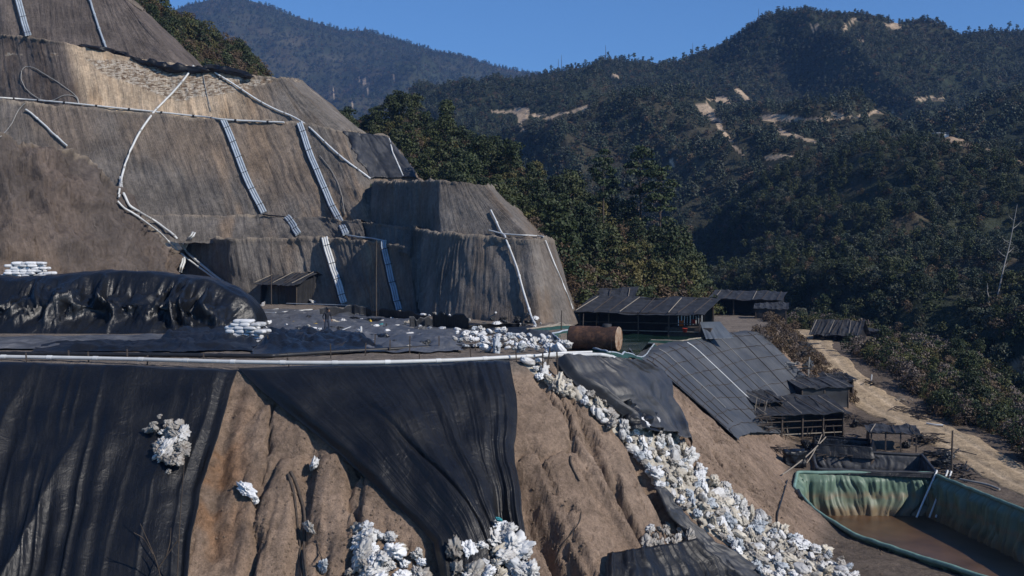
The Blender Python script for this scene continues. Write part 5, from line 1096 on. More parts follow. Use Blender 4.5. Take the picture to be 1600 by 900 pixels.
def zpool(x, y): return np.interp(y, [52, 70, 86], [-16.35, -16.35, -16.3]) + 0 * x
basin('green_pool', 'big empty green lined pool with brown muddy bottom at the right', POOL, zpool, 3.3, 0.55, M['liner'], M['mud'], 'mud_floor', M['rim_green'], 0.50, 0.13, 0.0, -19.35, 721, 1.7, closed_rounded=0.5)
yz = -15.15
basin('black_basin', 'black sheet lined basin behind the big green pool', R_BLACK, lambda x, y: H0(x, y) + 0.18, 1.4, 0.3, M['tarp_grey'], M['tarp'], 'bottom', M['tarp_grey'], 0.16, 0.12, 0.25, None, 731, 1.6)
basin('black_basin', 'narrow black sheet basin standing in front of the open yard shed', R_NARROW, lambda x, y: H0(x, y) + 0.6, 1.0, 0.12, M['tarp_gloss'], M['water_dark'], 'water', M['tarp'], 0.08, 0.09, 0.8, None, 741, 1.6)
# box of sheeting, pipes and hoses by the pools
p = gp(1241, 728); b = MB()
V = np.array([(-0.75, -0.5, 0), (0.75, -0.5, 0), (0.75, 0.5, 0), (-0.75, 0.5, 0), (-0.85, -0.5, 1.1), (0.8, -0.4, 1.2), (0.85, 0.5, 1.25), (-0.8, 0.5, 1.15)]); b.hexa(V + p)
o = tag(b.build('sheet_box', M['tarp'], None, True), 'small black sheeted box standing left of the black basin', 'box'); md = o.modifiers.new('s', 'SUBSURF'); md.levels = md.render_levels = 4; md.subdivision_type = 'SIMPLE'
tx = bpy.data.textures.new('crumple', 'CLOUDS'); tx.noise_scale = 0.5; dm = o.modifiers.new('d', 'DISPLACE'); dm.texture = tx; dm.strength = 0.35; dm.texture_coords = 'GLOBAL'
def gl(pts, off): return np.array([gp(x, y) + np.array([0, 0, off]) for x, y in crom(np.array(pts, float), 6)])
def air(a, za, b, zb, sag=0.2, n=10):
    a, b = gp(*a) + np.array([0, 0, za]), gp(*b) + np.array([0, 0, zb]); t = np.linspace(0, 1, n)[:, None]; return a + (b - a) * t - np.array([0, 0, 1.0]) * sag * (4 * t * (1 - t))
pipe('yard_pipe', air((1222, 746), 0.2, (1290, 702), 1.0), 0.05, M['wood_pale'], 'pale pole leaning from the slope foot up to the black basin', 'pole')
pipe('yard_pipe', air((1260, 732), 0.4, (1284, 700), 1.1), 0.04, M['wood_pale'], 'second thinner pale pole leaning on the black basin', 'pole')
for k, (a, b_) in enumerate((((1463, 746), (1432, 816)), ((1480, 750), (1452, 820)), ((1486, 752), (1462, 822)))):
    q = np.array([pix(*a, 84.6), pix(*b_, 82.6)]); q[0][2] = -16.1; q[1][2] = -19.0
    pipe('pool_pipe', crom([q[0] + (0.1, 0.5, -0.05), q[0], q[0] * 0.5 + q[1] * 0.5 + (0, 0, 0.05), q[1]], 5), 0.07, M['pvc'], ('white pipe over the far pool wall, the lone one on the left', 'left one of the paired white pipes hanging down into the green pool', 'right one of the paired white pipes hanging down into the green pool')[k], 'pipe')
pipe('yard_pipe', gl([(1255, 742), (1330, 745), (1400, 748), (1460, 748)], 0.12), 0.07, M['hose_dark'], 'black hose on the strip of ground between the two pools', 'hose')
pipe('yard_pipe', gl([(1500, 752), (1540, 760), (1562, 768)], 0.15), 0.08, M['hose_grey'], 'grey pipe lying at the right of the far pool corner', 'pipe')
pipe('yard_pipe', gl([(1448, 666), (1460, 668), (1474, 669)], 0.25), 0.09, M['pvc'], 'short white pipe lying at the right edge of the dirt road', 'pipe')
pipe('slope_hose', gl([(1230, 752), (1222, 780), (1214, 810), (1218, 838)], 0.08), 0.05, M['hose_dark'], 'black hose straggling down the bare slope left of the green pool', 'hose')
pipe('slope_hose', gl([(1245, 750), (1246, 768), (1252, 782)], 0.12), 0.16, M['tarp'], 'rolled scrap of black sheet at the left rim of the green pool', 'plastic sheet')
# blue grey tarp and goods at the right end of the long shed
p = pix(1105, 524, 104); p[2] = -7.75
def tarp_hang(name, label, c, wd, h, rz, mat, seed, lean=0.8, cat='tarpaulin'):
    nu, nv = 40, 24; u = np.linspace(-.5, .5, nu)[None]; v = np.linspace(0, 1, nv)[:, None]; f = 0.22 * np.abs(vn(u * 6, v * 1.2, 0, seed)) + 0.08 * np.abs(vn(u * 15, v * 2, 0, seed + 1))
    x = u * wd * (0.8 + 0.3 * v); y = -lean * v * h - f * v; z = h * (1 - v) + 0 * u; cr, sr = math.cos(rz), math.sin(rz)
    V = np.stack([c[0] + x * cr - y * sr, c[1] + x * sr + y * cr, c[2] + z], -1); o = tag(obj(name, mesh(name, V.reshape(-1, 3), gridq(nv, nu), mat, True, None, np.stack([u * wd + 0 * v, v * h + 0 * u], -1).reshape(-1, 2))), label, cat)
    md = o.modifiers.new('sheet', 'SOLIDIFY'); md.thickness = 0.02; return o
M['tarp_blue'] = m_tarp('blue_grey_sheet', (0.06, 0.075, 0.095), 0.5, 0.4, (0.15, 0.165, 0.185))
tarp_hang('blue_sheet', 'blue grey sheet spread over the right end of the long shed base', p + (0.3, 0.5, 0.2), 2.6, 1.4, math.radians(18), M['tarp_blue'], 751, 1.3)
k_ = pix(1076, 507, 105.5)
M['orange'] = m_plain('orange_plastic', (0.55, 0.13, 0.02), 0.5, 0.2, 3, 0); M['red'] = m_plain('red_plastic', (0.45, 0.05, 0.03), 0.5, 0.2, 3, 0); M['yellow'] = m_plain('yellow_plastic', (0.55, 0.36, 0.04), 0.5, 0.2, 3, 0); M['teal'] = m_plain('teal_plastic', (0.05, 0.30, 0.33), 0.5, 0.2, 3, 0)
def bucket(c, r, h, mat, label, cat='bucket'):
    e = empty('bucket', c, label, cat); V = []; th = np.linspace(0, 2 * np.pi, 16, endpoint=False)
    prof = [(0.01, 0), (r * 0.8, 0), (r, h), (r * 1.08, h), (r * 1.08, h - 0.03), (r * 0.93, h - 0.02), (r * 0.75, 0.05), (0.01, 0.05)]
    obj('body', mesh('body', [[q * math.cos(a), q * math.sin(a), z] for q, z in prof for a in th], gridq(len(prof), 16, True), mat, True), e)
    a = np.linspace(0, np.pi, 9); obj('handle', MB().tube(np.stack([r * np.cos(a), 0 * a, h + r * 0.6 * np.sin(a)], 1), 0.012, 5).mesh('handle', M['strap'], True), e); return e
bucket(pix(1064, 509.5, 104.5), 0.28, 0.5, M['orange'], 'orange bucket at the right end of the long shed'); bucket(pix(1070, 519, 103), 0.22, 0.35, M['red'], 'red bucket on the ground below the orange bucket')
bucket(pix(1084, 506, 104.6), 0.2, 0.4, M['red'], 'small red bucket among white bundles at the shed end')
tag(MB().box(pix(1080, 511, 105.0) - (0, 0, 0.15), (4.2, 2.2, 0.3), math.radians(-24)).box(pix(1080, 511, 105.0) - (0, 0, 0.75), (3.9, 1.9, 1.2), math.radians(-24)).build('shed_platform', M['wood']), 'raised plank platform at the right end of the long shed', 'platform')
for k in range(9):
    q = pix(1060 + 4.6 * k, 509 - 0.35 * k, 104.3 + 0.12 * k); tag(MB().bar(q, q + np.array([0.02 * rng.normal(), 0, rng.uniform(0.7, 1.25)]), 0.05 + 0.05 * (k % 3 == 1)).build('slat_post', M['pvc_grey'] if k % 2 else M['pvc']), 'thin pale upright on the platform at the end of the long shed', 'post', 'pale uprights at the long shed end')
# road as a sheet of packed dirt
def road():
    C = crom([(30, 176), (36, 172), (41.5, 166), (41, 155), (38, 146), (35.2, 130), (35, 118), (36, 112), (36.2, 100), (36.8, 88), (37.4, 76), (38, 60), (39, 40)], 22); n = len(C)
    T = np.gradient(C, axis=0); T /= np.linalg.norm(T, axis=1)[:, None]; N = np.stack([T[:, 1], -T[:, 0]], 1); a = np.linspace(-1, 1, 33)[None]
    s = np.linspace(0, n * 0.5, n)[:, None]; wd = 2.5 + 0.35 * vn(s * 0.5, 0 * a, 0, 801)
    X = C[:, :1] + N[:, :1] * a * wd; Y = C[:, 1:] + N[:, 1:] * a * wd; Z = np.maximum(H(X, Y), H0(X, Y)) + 0.10 * (1 - a ** 6) + 0.03 - 0.10 * np.exp(-((np.abs(a) - 0.42) / 0.13) ** 2) + 0.035 * fbm(X * 1.5, Y * 0.6, 0, 3, 803)
    Z = np.where(np.abs(a) > 0.98, Z - 0.15, Z); t = np.exp(-((np.abs(a) - 0.42) / 0.16) ** 2)
    col = lerp(np.array((0.44, 0.335, 0.22)), np.array((0.58, 0.455, 0.315)), (t * (0.6 + 0.4 * vn(s * 0.4, a, 0, 805)))[..., None])
    tag(obj('road', mesh('road', np.stack([X, Y, Z], -1).reshape(-1, 3), gridq(n, 33), M['soil'], True, col.reshape(-1, 3))), kind='structure')
road()
# ---------------------------------------------------------------- sacks
def m_sack(name, col, dirt, amt):
    k = NT(name); tc = k.n('TexCoord').outputs['Object']; oi = k.n('ObjectInfo').outputs['Random']; n1 = k.noise(tc, 3.0, 6, 0.65); n2 = k.noise(tc, 14, 4, 0.6, 1.0)
    c = k.mixf(k.mul(k.ramp(n1, [(0.42, 0.0), (0.68, 1.0)]), (amt, amt, amt)), col, dirt); c = k.mul(c, k.ramp(oi, [(0, 0.72), (0.5, 1.0), (1, 1.1)]))
    return k.done(c, 0.55, k.bump(n2, 0.5, 0.03), 0.4)
DI = (0.20, 0.155, 0.115)
M['sack'] = m_sack('white_sacking', (0.58, 0.58, 0.57), DI, 0.5); M['sack_cream'] = m_sack('cream_sacking', (0.54, 0.50, 0.42), DI, 0.6); M['sack_blue'] = m_sack('bluish_sacking', (0.40, 0.44, 0.48), (0.25, 0.25, 0.25), 0.6); M['sack_grey'] = m_sack('grey_dirty_sacking', (0.33, 0.315, 0.29), (0.15, 0.115, 0.085), 0.9); M['tarp_scrap'] = m_plain('scrap_sheeting', (0.05, 0.055, 0.06), 0.4, 0.6, 3, 0.05)
M['sack_clean'] = m_sack('clean_white_sacking', (0.66, 0.67, 0.68), (0.4, 0.4, 0.4), 0.3)
def sack_mesh(kind, seed, mat):
    nr, nc = (22, 36) if kind == 'full' else (16, 26) if kind == 'stack' else (30, 46)
    th = np.linspace(0, np.pi, nr)[:, None]; ph = np.linspace(0, 2 * np.pi, nc, endpoint=False)[None]
    d = np.stack([np.sin(th) * np.cos(ph), np.sin(th) * np.sin(ph), np.cos(th) + 0 * ph], -1); x, y, z = d[..., 0], d[..., 1], d[..., 2]
    if kind == 'full':
        sgp = lambda a, p: np.sign(a) * np.abs(a) ** p
        V = np.stack([sgp(x, 0.75) * 0.36, sgp(y, 0.8) * 0.22, sgp(z, 0.9) * 0.15], -1); r = 1 + 0.16 * fbm(x * 1.6, y * 1.6, z * 1.6, 3, seed) - 0.26 * np.abs(vn(x * 2.2 + vn(y * 2, z * 2, x, seed + 11), y * 4.2, z * 4.2, seed + 4)) - 0.14 * np.abs(vn(x * 6, y * 9, z * 9, seed + 5))
        neck = sst(0.75, 1.0, x); r = r * (1 - 0.35 * neck * (0.5 + 0.5 * np.abs(vn(y * 9, z * 9, 0, seed + 7)))); V = V * r[..., None]
    elif kind == 'stack':
        sgp = lambda a, p: np.sign(a) * np.abs(a) ** p
        V = np.stack([sgp(x, 0.5) * 0.36, sgp(y, 0.55) * 0.24, sgp(z, 0.8) * 0.125], -1) * (1 + 0.08 * fbm(x * 2, y * 2, z * 2, 3, seed) - 0.10 * np.abs(vn(x * 3.5, y * 3.5, z * 3.5, seed + 3)))[..., None]
    else:
        wx = 0.7 * vn(x * 1.8, y * 1.8, z * 1.8, seed + 9); r = 0.86 + 0.40 * fbm(x * 1.2, y * 1.2, z * 1.2, 2, seed) - 0.42 * np.abs(vn(x * 2.0 + wx, y * 2.0, z * 2.0, seed + 1)) - 0.36 * np.abs(vn(x * 4.2 + wx, y * 4.2 - wx, z * 4.2, seed + 2)) - 0.16 * np.abs(vn(x * 9, y * 9 + 2 * wx, z * 9, seed + 3)) + 0.04 * vn(x * 19, y * 19, z * 19, seed + 5)
        r = np.clip(r, 0.22, 1.6); V = d * r[..., None] * np.array((0.40, 0.33, 0.26))
    return mesh('sack', V.reshape(-1, 3), gridq(nr, nc, True), mat, True)
SK = {}
def sack(kind, mat, p, n, s, label, group, flat_=False, name='plastic_sack', rz=None, cat='sack'):
    key = (kind, mat, int(rng.integers(5)))
    if key not in SK: SK[key] = sack_mesh(kind, 900 + 13 * len(SK), M[mat])
    o = bpy.data.objects.new(name, SK[key]); COL.objects.link(o); o.location = p
    q = Vector(n).to_track_quat('Z', 'Y').to_matrix() if not flat_ else Matrix.Identity(3)
    a = rng.uniform(0, 6.28) if rz is None else rz; tl = 0.0 if flat_ else 0.45
    R = q @ Matrix.Rotation(a, 3, 'Z') @ Matrix.Rotation(rng.normal() * tl, 3, 'X') @ Matrix.Rotation(rng.normal() * tl, 3, 'Y')
    o.rotation_euler = R.to_euler(); sc = s * rng.uniform(0.85, 1.15); a0, a1 = (0.72, 1.5) if kind == 'crush' else (0.9, 1.15); o.scale = (sc * rng.uniform(a0, a1), sc * rng.uniform(a0, a1), sc * rng.uniform(a0, min(a1, 1.15)))
    return tag(o, label, cat, group)
LOW = BV0
def spill(poly, n, kinds, size, label, group, height=0.3, tree=None, mind=9, name='plastic_sack', hf=None, cat='sack'):
    P = np.array(poly, float); lo, hi = P.min(0), P.max(0); pts = []; t = 0
    while len(pts) < n and t < n * 200:
        t += 1; x, y = rng.uniform(lo, hi)
        if not inpoly(np.array(x), np.array(y), P): continue
        md = mind * (1 if t < n * 60 else 0.6)
        if any((x - a) ** 2 + ((y - b) * 1.15) ** 2 < md * md for a, b in pts): continue
        pts.append((x, y))
    for x, y in pts:
        p, nn = hit_low(x, y, tree or BVG); k, m = kinds(x, y); h = height * (0.35 + 0.65 * rng.random()) * (hf(x, y) if hf else 1)
        sack(k, m, p + nn * h, nn, size * (0.62 + 0.85 * rng.random() ** 1.7), label, group, name=name, cat=cat)
    return pts
def mixk(tab):
    def f(x, y):
        u = rng.random(); c = 0
        for w_, k, m in tab:
            c += w_
            if u <= c: return k, m
        return tab[-1][1], tab[-1][2]
    return f
SLIDE = [(815, 566), (846, 570), (868, 594), (905, 604), (945, 622), (975, 655), (1012, 662), (1040, 660), (1068, 700), (1085, 730), (1105, 742), (1150, 778), (1205, 822), (1262, 852), (1318, 884), (1345, 915), (1195, 915), (1150, 862), (1100, 828), (1062, 790), (1030, 770), (1008, 735), (985, 702), (950, 668), (905, 628), (862, 606), (838, 590)]
def slide_k(x, y):
    u = rng.random(); low = sst(900, 1150, x)
    if u < 0.34 - 0.22 * low: return 'full', ('sack', 'sack_cream', 'sack')[int(rng.integers(3))]
    if u < 0.78: return 'crush', ('sack', 'sack_cream', 'sack_clean')[int(rng.integers(3))]
    return 'crush', ('sack_blue' if rng.random() < 0.55 * sst(960, 1030, x) else 'sack_grey')
spill(SLIDE, 298, slide_k, 1.08, 'dirty white plastic sack in the long spill down the brown slope', 'sacks in the spill down the slope', 0.36, mind=9.0)
# matted rubbish under and between the sacks
def matting(poly, name, seed, lift=0.17, step=2.0):
    P = np.array(poly, float); lo, hi = P.min(0), P.max(0); xs = np.arange(lo[0], hi[0], step); ys = np.arange(lo[1], min(hi[1], 930), step); X, Y = np.meshgrid(xs, ys); ins = inpoly(X, Y, P); dd = poldist(X, Y, P)
    V = np.zeros(X.shape + (3,)); N = np.zeros_like(V)
    for j in range(len(ys)):
        for i in range(len(xs)):
            V[j, i], N[j, i] = hit_low(X[j, i], Y[j, i], BVG)
    q = V / 0.3; f = lift * (1.0 + 1.0 * fbm(q[..., 0], q[..., 1], q[..., 2], 3, seed) - 0.9 * np.abs(vn(q[..., 0] * 2, q[..., 1] * 2, q[..., 2] * 2, seed + 4))) * sst(0, 8, dd) * ins - 0.25 * (~ins)
    V = V + N * f[..., None]; qd = gridq(len(ys), len(xs)); keep = ins.ravel()[qd].any(1)
    return tag(obj(name, mesh(name, V.reshape(-1, 3), qd[keep], M['sack_cream'], True)), kind='stuff')
matting(SLIDE, 'matted_rubbish', 951)
gk = mixk([(0.35, 'crush', 'sack'), (0.25, 'crush', 'sack_clean'), (0.3, 'crush', 'sack_grey'), (0.1, 'crush', 'sack_cream')])
LP = [(556, 822), (575, 826), (600, 840), (640, 858), (672, 900), (672, 925), (548, 925), (556, 870)]
spill(LP, 36, gk, 1.45, 'crumpled white plastic sack in the heap at the bottom centre of the bare slope', 'sacks in the bottom centre heap', 0.4, mind=13, name='crumpled_bag', cat='bag')
RP = [(762, 822), (785, 830), (815, 862), (830, 900), (835, 925), (700, 925), (706, 872), (735, 860)]
spill(RP, 36, gk, 1.4, 'crumpled white plastic sack heaped on the foot of the gathered black sheet', 'sacks on the foot of the gathered black sheet', 0.75, BV0, mind=13, name='crumpled_bag', cat='bag')
p, n = hit_low(772, 832, BV0); sack('crush', 'teal', p + n * 1.0, n, 0.5, 'torn teal plastic sheet on top of the heap on the gathered black sheet', None, name='plastic_scrap', cat='plastic scrap')
GP = [(1010, 826), (1040, 822), (1078, 842), (1085, 858), (1060, 866), (1035, 872), (1004, 868)]
spill(GP, 26, mixk([(0.75, 'crush', 'sack_grey'), (0.25, 'crush', 'sack')]), 1.0, 'dirty grey plastic sack in the small heap over the pleated black sheet', 'sacks in the small grey heap', 0.3, mind=8, name='crumpled_bag', cat='bag')
HG = [(232, 680), (256, 664), (290, 676), (296, 712), (282, 745), (266, 752), (254, 722), (240, 700)]
spill(HG, 30, mixk([(0.8, 'crush', 'sack_grey'), (0.2, 'crush', 'sack')]), 1.15, 'matted grey sack in the clump hanging on the left black sheet', 'sacks in the clump on the left black sheet', 0.85, BV0, mind=8, name='crumpled_bag', cat='bag')
def clump(pts, size, mats, label, off=0.2, kind='crush', name='plastic_sack', cat='sack'):
    for (x, y), m in zip(pts, mats):
        p, n = hit_low(x, y); sack(kind, m, p + n * off, n, size, label, None, name=name, cat=cat)
p, n = hit_low(388, 768); sack('crush', 'sack_clean', p + n * 0.25, n, 1.75, 'large crumpled clean white sack alone on the bare slope', None)
p, n = hit_low(404, 786); sack('crush', 'sack_clean', p + n * 0.2, n, 0.9, 'small white sack end under the large clean white sack', None)
p, n = hit_low(497, 726); sack('crush', 'sack_clean', p + n * 0.2, n, 1.35, 'flat crumpled white sack highest on the bare slope beside the gathered black sheet', None)
p, n = hit_low(490, 825); sack('crush', 'sack_grey', p + n * 0.25, n, 1.15, 'round greyish white sack hung in the dark roots on the bare slope', None)
p, n = hit_low(512, 888); sack('crush', 'sack_blue', p + n * 0.25, n, 1.3, 'bluish bundle of rags at the bottom below the dark roots', None)
PADP = [(705, 538), (712, 528), (745, 522), (790, 526), (840, 534), (885, 540), (893, 552), (850, 556), (800, 552), (770, 552), (735, 548)]
spill(PADP, 75, mixk([(0.45, 'crush', 'sack_clean'), (0.18, 'full', 'sack_clean'), (0.17, 'crush', 'sack'), (0.2, 'crush', 'sack_blue')]), 0.95, 'white plastic sack in the loose pile on the pad beside the rusty tank', 'sacks piled beside the rusty tank', 0.45, mind=6.5, name='piled_sack')
# neat stacks of full sacks
def stack(c, rz, nx, ny, nz, label, group, taper=0.0, zb=0.0):
    cr, sr = math.cos(rz), math.sin(rz)
    for k in range(nz):
        m = max(2, int(round(nx - taper * k)))
        for i in range(m):
            for j in range(ny):
                if k < nz - 1 and 0 < j < ny - 1: continue
                x = (i - (m - 1) / 2 + 0.5 * (k % 2 - 0.5)) * 0.62 + 0.07 * rng.normal(); y = (j - (ny - 1) / 2) * 0.46 + 0.10 * rng.normal()
                p = np.array(c) + np.array([x * cr - y * sr, x * sr + y * cr, 0.12 + k * 0.21 + zb])
                sack('stack', 'sack_clean', p, (0, 0, 1), 1.0, label, group, True, name='full_sack', rz=rz + 0.16 * rng.normal() + (math.pi if rng.random() < 0.5 else 0))
c = padpt(381, 537); c[2] = -5.6; c[1] += 0.6
stack(c, math.radians(-8), 5, 3, 7, 'clean white full sack in the neat stack right of the long covered heap', 'sacks in the neat stack on the pad', 0.45)
c = pix(44, 432, 97.5); stack((c[0], c[1], -1.95), 0.1, 6, 3, 6, 'white full sack in the stack at the far left behind the covered heap', 'sacks stacked behind the covered heap', 0.35)
# odds and ends strewn over the pad
SCR = [(450, 513, 'full', 'sack_clean'), (452, 492, 'crush', 'sack_clean'), (491, 517, 'full', 'sack_clean'), (503, 521, 'crush', 'sack_clean'), (587, 515, 'crush', 'sack_clean'), (605, 522, 'full', 'sack_clean'), (612, 500, 'crush', 'sack_clean'), (620, 503, 'full', 'sack'), (626, 495, 'full', 'sack_clean'), (644, 496, 'full', 'sack_clean'), (661, 494, 'full', 'sack_clean'), (634, 507, 'crush', 'sack_cream'), (655, 513, 'full', 'sack_clean'), (690, 517, 'full', 'sack_clean'), (715, 518, 'full', 'sack_clean'), (756, 513, 'full', 'sack_clean'), (774, 510, 'crush', 'sack_clean'), (776, 522, 'crush', 'sack_cream'), (410, 478, 'crush', 'sack'), (489, 473, 'crush', 'sack'), (418, 508, 'crush', 'sack_clean'), (324, 516, 'full', 'sack_clean'), (403, 483, 'crush', 'sack_blue'), (672, 517, 'crush', 'sack_clean'), (596, 505, 'full', 'sack'), (536, 505, 'crush', 'sack'), (527, 506, 'crush', 'sack_cream'), (804, 515, 'crush', 'sack_clean'), (787, 520, 'crush', 'sack_cream'), (640, 525, 'full', 'sack')]
for x, y, kd, m in SCR:
    p, n = hit_low(x, y); sack(kd, m, p + np.array([0, 0, 0.12]), (0, 0, 1), 1.1, 'single white sack or scrap lying loose on the sheets of the pad', 'sacks strewn over the pad sheets', cat='sack', name='loose_sack')
for k in range(175):
    x, y = rng.uniform(400, 850), rng.uniform(488, 545)
    if inpoly(np.array(x), np.array(y), np.array([(690, 515), (900, 515), (900, 560), (690, 560)], float)): continue
    p, n = hit_low(x, y); W_ = k % 5 in (1, 3); sack('crush', 'sack_clean' if W_ else ('black_sheet', 'tarp_scrap', 'hose_grey')[k % 3], p + np.array([0, 0, 0.1]), (0, 0, 1), rng.uniform(0.5, 1.3) * (0.6 if W_ else 1), 'small white scrap of plastic lying on the pad sheets' if W_ else 'dark crumpled scrap of sheeting lying loose on the pad', 'white scraps strewn over the pad' if W_ else 'dark scraps strewn over the pad', cat='scrap', name='plastic_scrap' if W_ else 'sheet_scrap')
for k in range(26):
    x, y = rng.uniform(20, 840), rng.uniform(494, 548)
    if x < 400 and y < 530 or x > 690 and y > 515: continue
    p, n = hit_low(x, y); o_ = sack('crush', ('tarp_gloss', 'tarp', 'tarp_dust')[k % 3], p + np.array([0, 0, 0.1]), (0, 0, 1), rng.uniform(1.6, 3.0), 'bunched black sheeting heaped on the flat sheets of the pad', 'bunches of sheeting on the pad', cat='plastic sheet', name='bunched_sheet'); o_.scale.z *= 0.55; o_.rotation_euler = (0, 0, rng.uniform(0, 6))
for x, y, m, lab in ((458, 509, 'yellow', 'yellow sack lying between white scraps left of the worker'), (493, 510, 'yellow', 'yellow scrap just left of the worker'), (579, 505, 'yellow', 'small yellow sack before the cable pole'), (284, 517, 'yellow', 'pale yellow sack at the foot of the long covered heap'), (594, 511, 'teal', 'teal plastic can on the sheets below the cable pole'), (402, 486, 'orange', 'small orange scrap at the left of the hut front')):
    p, n = hit_low(x, y); sack('full', m, p + np.array([0, 0, 0.12]), (0, 0, 1), 0.9, lab, None, name='plastic_scrap', cat='plastic scrap')
BRD = [((448, 477), (546, 480), 0.10, 'pvc', 'long white board lying before the hut'), ((416, 489), (434, 486), 0.12, 'pvc', 'bent pale strip left of the flat dusty sheet'), ((442, 491), (487, 487), 0.14, 'pvc', 'white pipe piece lying in front of the hut wall'), ((594, 519), (622, 512), 0.14, 'pvc', 'white board lying slantwise beside the teal can'), ((536, 520), (548, 515), 0.06, 'pvc', 'thin white stick lying right of the worker'), ((540, 478), (574, 482), 0.10, 'wood_pale', 'plank edge on top of the low grey sheet wall'), ((640, 516), (652, 519), 0.08, 'wood_pale', 'short plank at the foot of the black sheet wall'), ((415, 492), (431, 492), 0.1, 'pvc', 'white slat lying level near the left hut corner')]
for a, b_, wd, m, lab in BRD:
    P = np.array([hit_low(*a)[0], hit_low(*b_)[0]]); P[:, 2] += 0.22; tag(MB().bar(P[0], P[1], wd * 1.6, wd * 0.6).build('board', M[m]), lab, 'board')
p, _ = hit_low(564, 524); tag(MB().tube([p - (0, 0, 0.1), p + (0, 0, 0.55), p + (0, 0, 0.62)], [0.09, 0.09, 0.07], 10).build('pipe_stub', M['pvc'], None, True), 'short upright white pipe stub on the sheets right of the worker', 'pipe')
# ---------------------------------------------------------------- heaps of old timber in the yard
def lumber(px, py, n, L, label, spread=1.0, mat='wood', hh=0.5, rz0=None):
    c = gp(px, py); b = MB()
    for k in range(n):
        a = (rz0 if rz0 is not None else rng.uniform(0, 6.28)) + 0.5 * rng.normal(); q = c + np.array([spread * rng.normal() * 0.6, spread * rng.normal() * 0.6, 0.05 + hh * rng.random() ** 2]); d = np.array([math.cos(a), math.sin(a), 0.15 * rng.normal()]) * L * rng.uniform(0.4, 1) / 2
        b.bar(q - d, q + d, rng.uniform(0.05, 0.13), rng.uniform(0.03, 0.08))
    return tag(b.build('timber_heap', M[mat]), label, 'timber heap')
lumber(1318, 655, 40, 1.8, 'heap of dark broken timber at the right end of the yard sheds', 0.9)
lumber(1350, 664, 30, 2.6, 'long dark planks lying beside the road above the small flat roof', 0.9, 'wood', 0.3, -0.35)
lumber(1424, 645, 46, 1.7, 'dark scrap heap on the outer edge of the dirt road', 1.3)
lumber(1408, 625, 14, 1.0, 'pale scraps lying uphill of the scrap heap on the road edge', 0.8, 'wood_pale', 0.25)
lumber(1448, 690, 46, 1.8, 'tangle of dark sticks right of the small flat roof', 1.0, 'wood', 0.7)
lumber(1470, 712, 40, 1.8, 'black rubbish heap behind the far right pool corner', 1.0, 'black_sheet', 0.5)
lumber(1488, 735, 40, 1.4, 'dark rubble heap around the foot of the bare pole', 0.8, 'black_sheet', 0.5)
lumber(1360, 600, 16, 1.6, 'dark hatch of planks beside the road on its right edge', 0.7, 'wood', 0.3)
lumber(1242, 588, 26, 1.9, 'jumble of black boards above the upper yard shed', 0.9, 'black_sheet', 0.9)
lumber(1225, 572, 22, 2.0, 'grey boards lying on the right side of the netted bank', 1.0, 'hose_grey', 0.5)
lumber(1296, 531, 24, 1.3, 'dark sticks heaped before the lone gabled shed', 0.7)
lumber(1300, 716, 16, 1.0, 'small dark clutter on the rim of the black basin', 1.0)
lumber(1190, 672, 34, 1.9, 'dark poles leaning in a heap at the left end of the open yard shed', 0.8, 'wood', 1.2)
lumber(1215, 705, 26, 1.5, 'low litter of sticks on the slope foot left of the narrow basin', 1.1, 'wood', 0.25)
lumber(1385, 672, 30, 2.0, 'flat pile of black boards on the road side of the small flat roof', 0.9, 'black_sheet', 0.35)
lumber(1330, 690, 24, 1.4, 'dark clutter between the open yard shed and the narrow basin', 0.9, 'black_sheet', 0.6)
lumber(1500, 745, 34, 1.6, 'scattered dark boards right of the bare pole', 1.1, 'wood', 0.35)
lumber(1255, 548, 26, 2.2, 'heap of grey and black boards at the top right corner of the netted bank', 1.1, 'roof', 0.8)
lumber(1225, 535, 20, 1.6, 'black rubbish on the rim behind the netted bank', 1.2, 'black_sheet', 0.5)
lumber(1440, 655, 26, 1.3, 'small pile of broken timber farther down the outer road edge', 0.8, 'wood', 0.4)
for k, (x, y, s) in enumerate(((1262, 700, 2.2), (1250, 668, 1.8), (1335, 668, 1.6), (1306, 664, 1.7), (1435, 690, 1.8), (1415, 700, 1.6), (1470, 728, 2.0), (1482, 720, 1.8), (1250, 560, 2.4), (1236, 552, 2.2), (1262, 575, 2.0), (1330, 760, 0.6), (1180, 655, 1.8))):
    q = gp(x, y); sack('crush', ('black_sheet', 'tarp_scrap', 'tarp')[k % 3], q + np.array([0, 0, 0.25]), (0, 0, 1), s, 'bunched black sheeting dumped among the yard sheds and basins', 'bunches of sheeting in the yard', cat='plastic sheet', name='bunched_sheet')
q = gp(1195, 655); shed('lean_to', 'ragged black lean-to against the netted bank left of the open yard shed', q + (0, 1.2, 0), math.radians(24), 2.6, 2.2, 1.5, 2.0, None, 0.3, ('back', 'right'), 3, ribs=5, battens=3, seed=21, rails=1, sag=0.2)
q = gp(1292, 612); shed('lean_to', 'low black lean-to at the road side of the two yard sheds', q + (1.2, 0.6, 0), math.radians(8), 2.4, 2.0, 1.2, 1.6, None, 0.3, ('back', 'left', 'right'), 2, ribs=5, battens=2, seed=22, sag=0.15)
p = gp(1361, 597); tag(MB().tube([p, p + (0.06, 0, 0.75), p + (0.07, 0, 0.8)], 0.08, 8).build('pipe_stub', M['pvc'], None, True), 'white upright pipe stub at the right edge of the road', 'pipe')
p = gp(1263, 590); tag(MB().bar(p, p + np.array([0.1, 0, 2.0]), 0.10).build('post', M['hose_grey']), 'pale grey post above the upper yard shed', 'post')
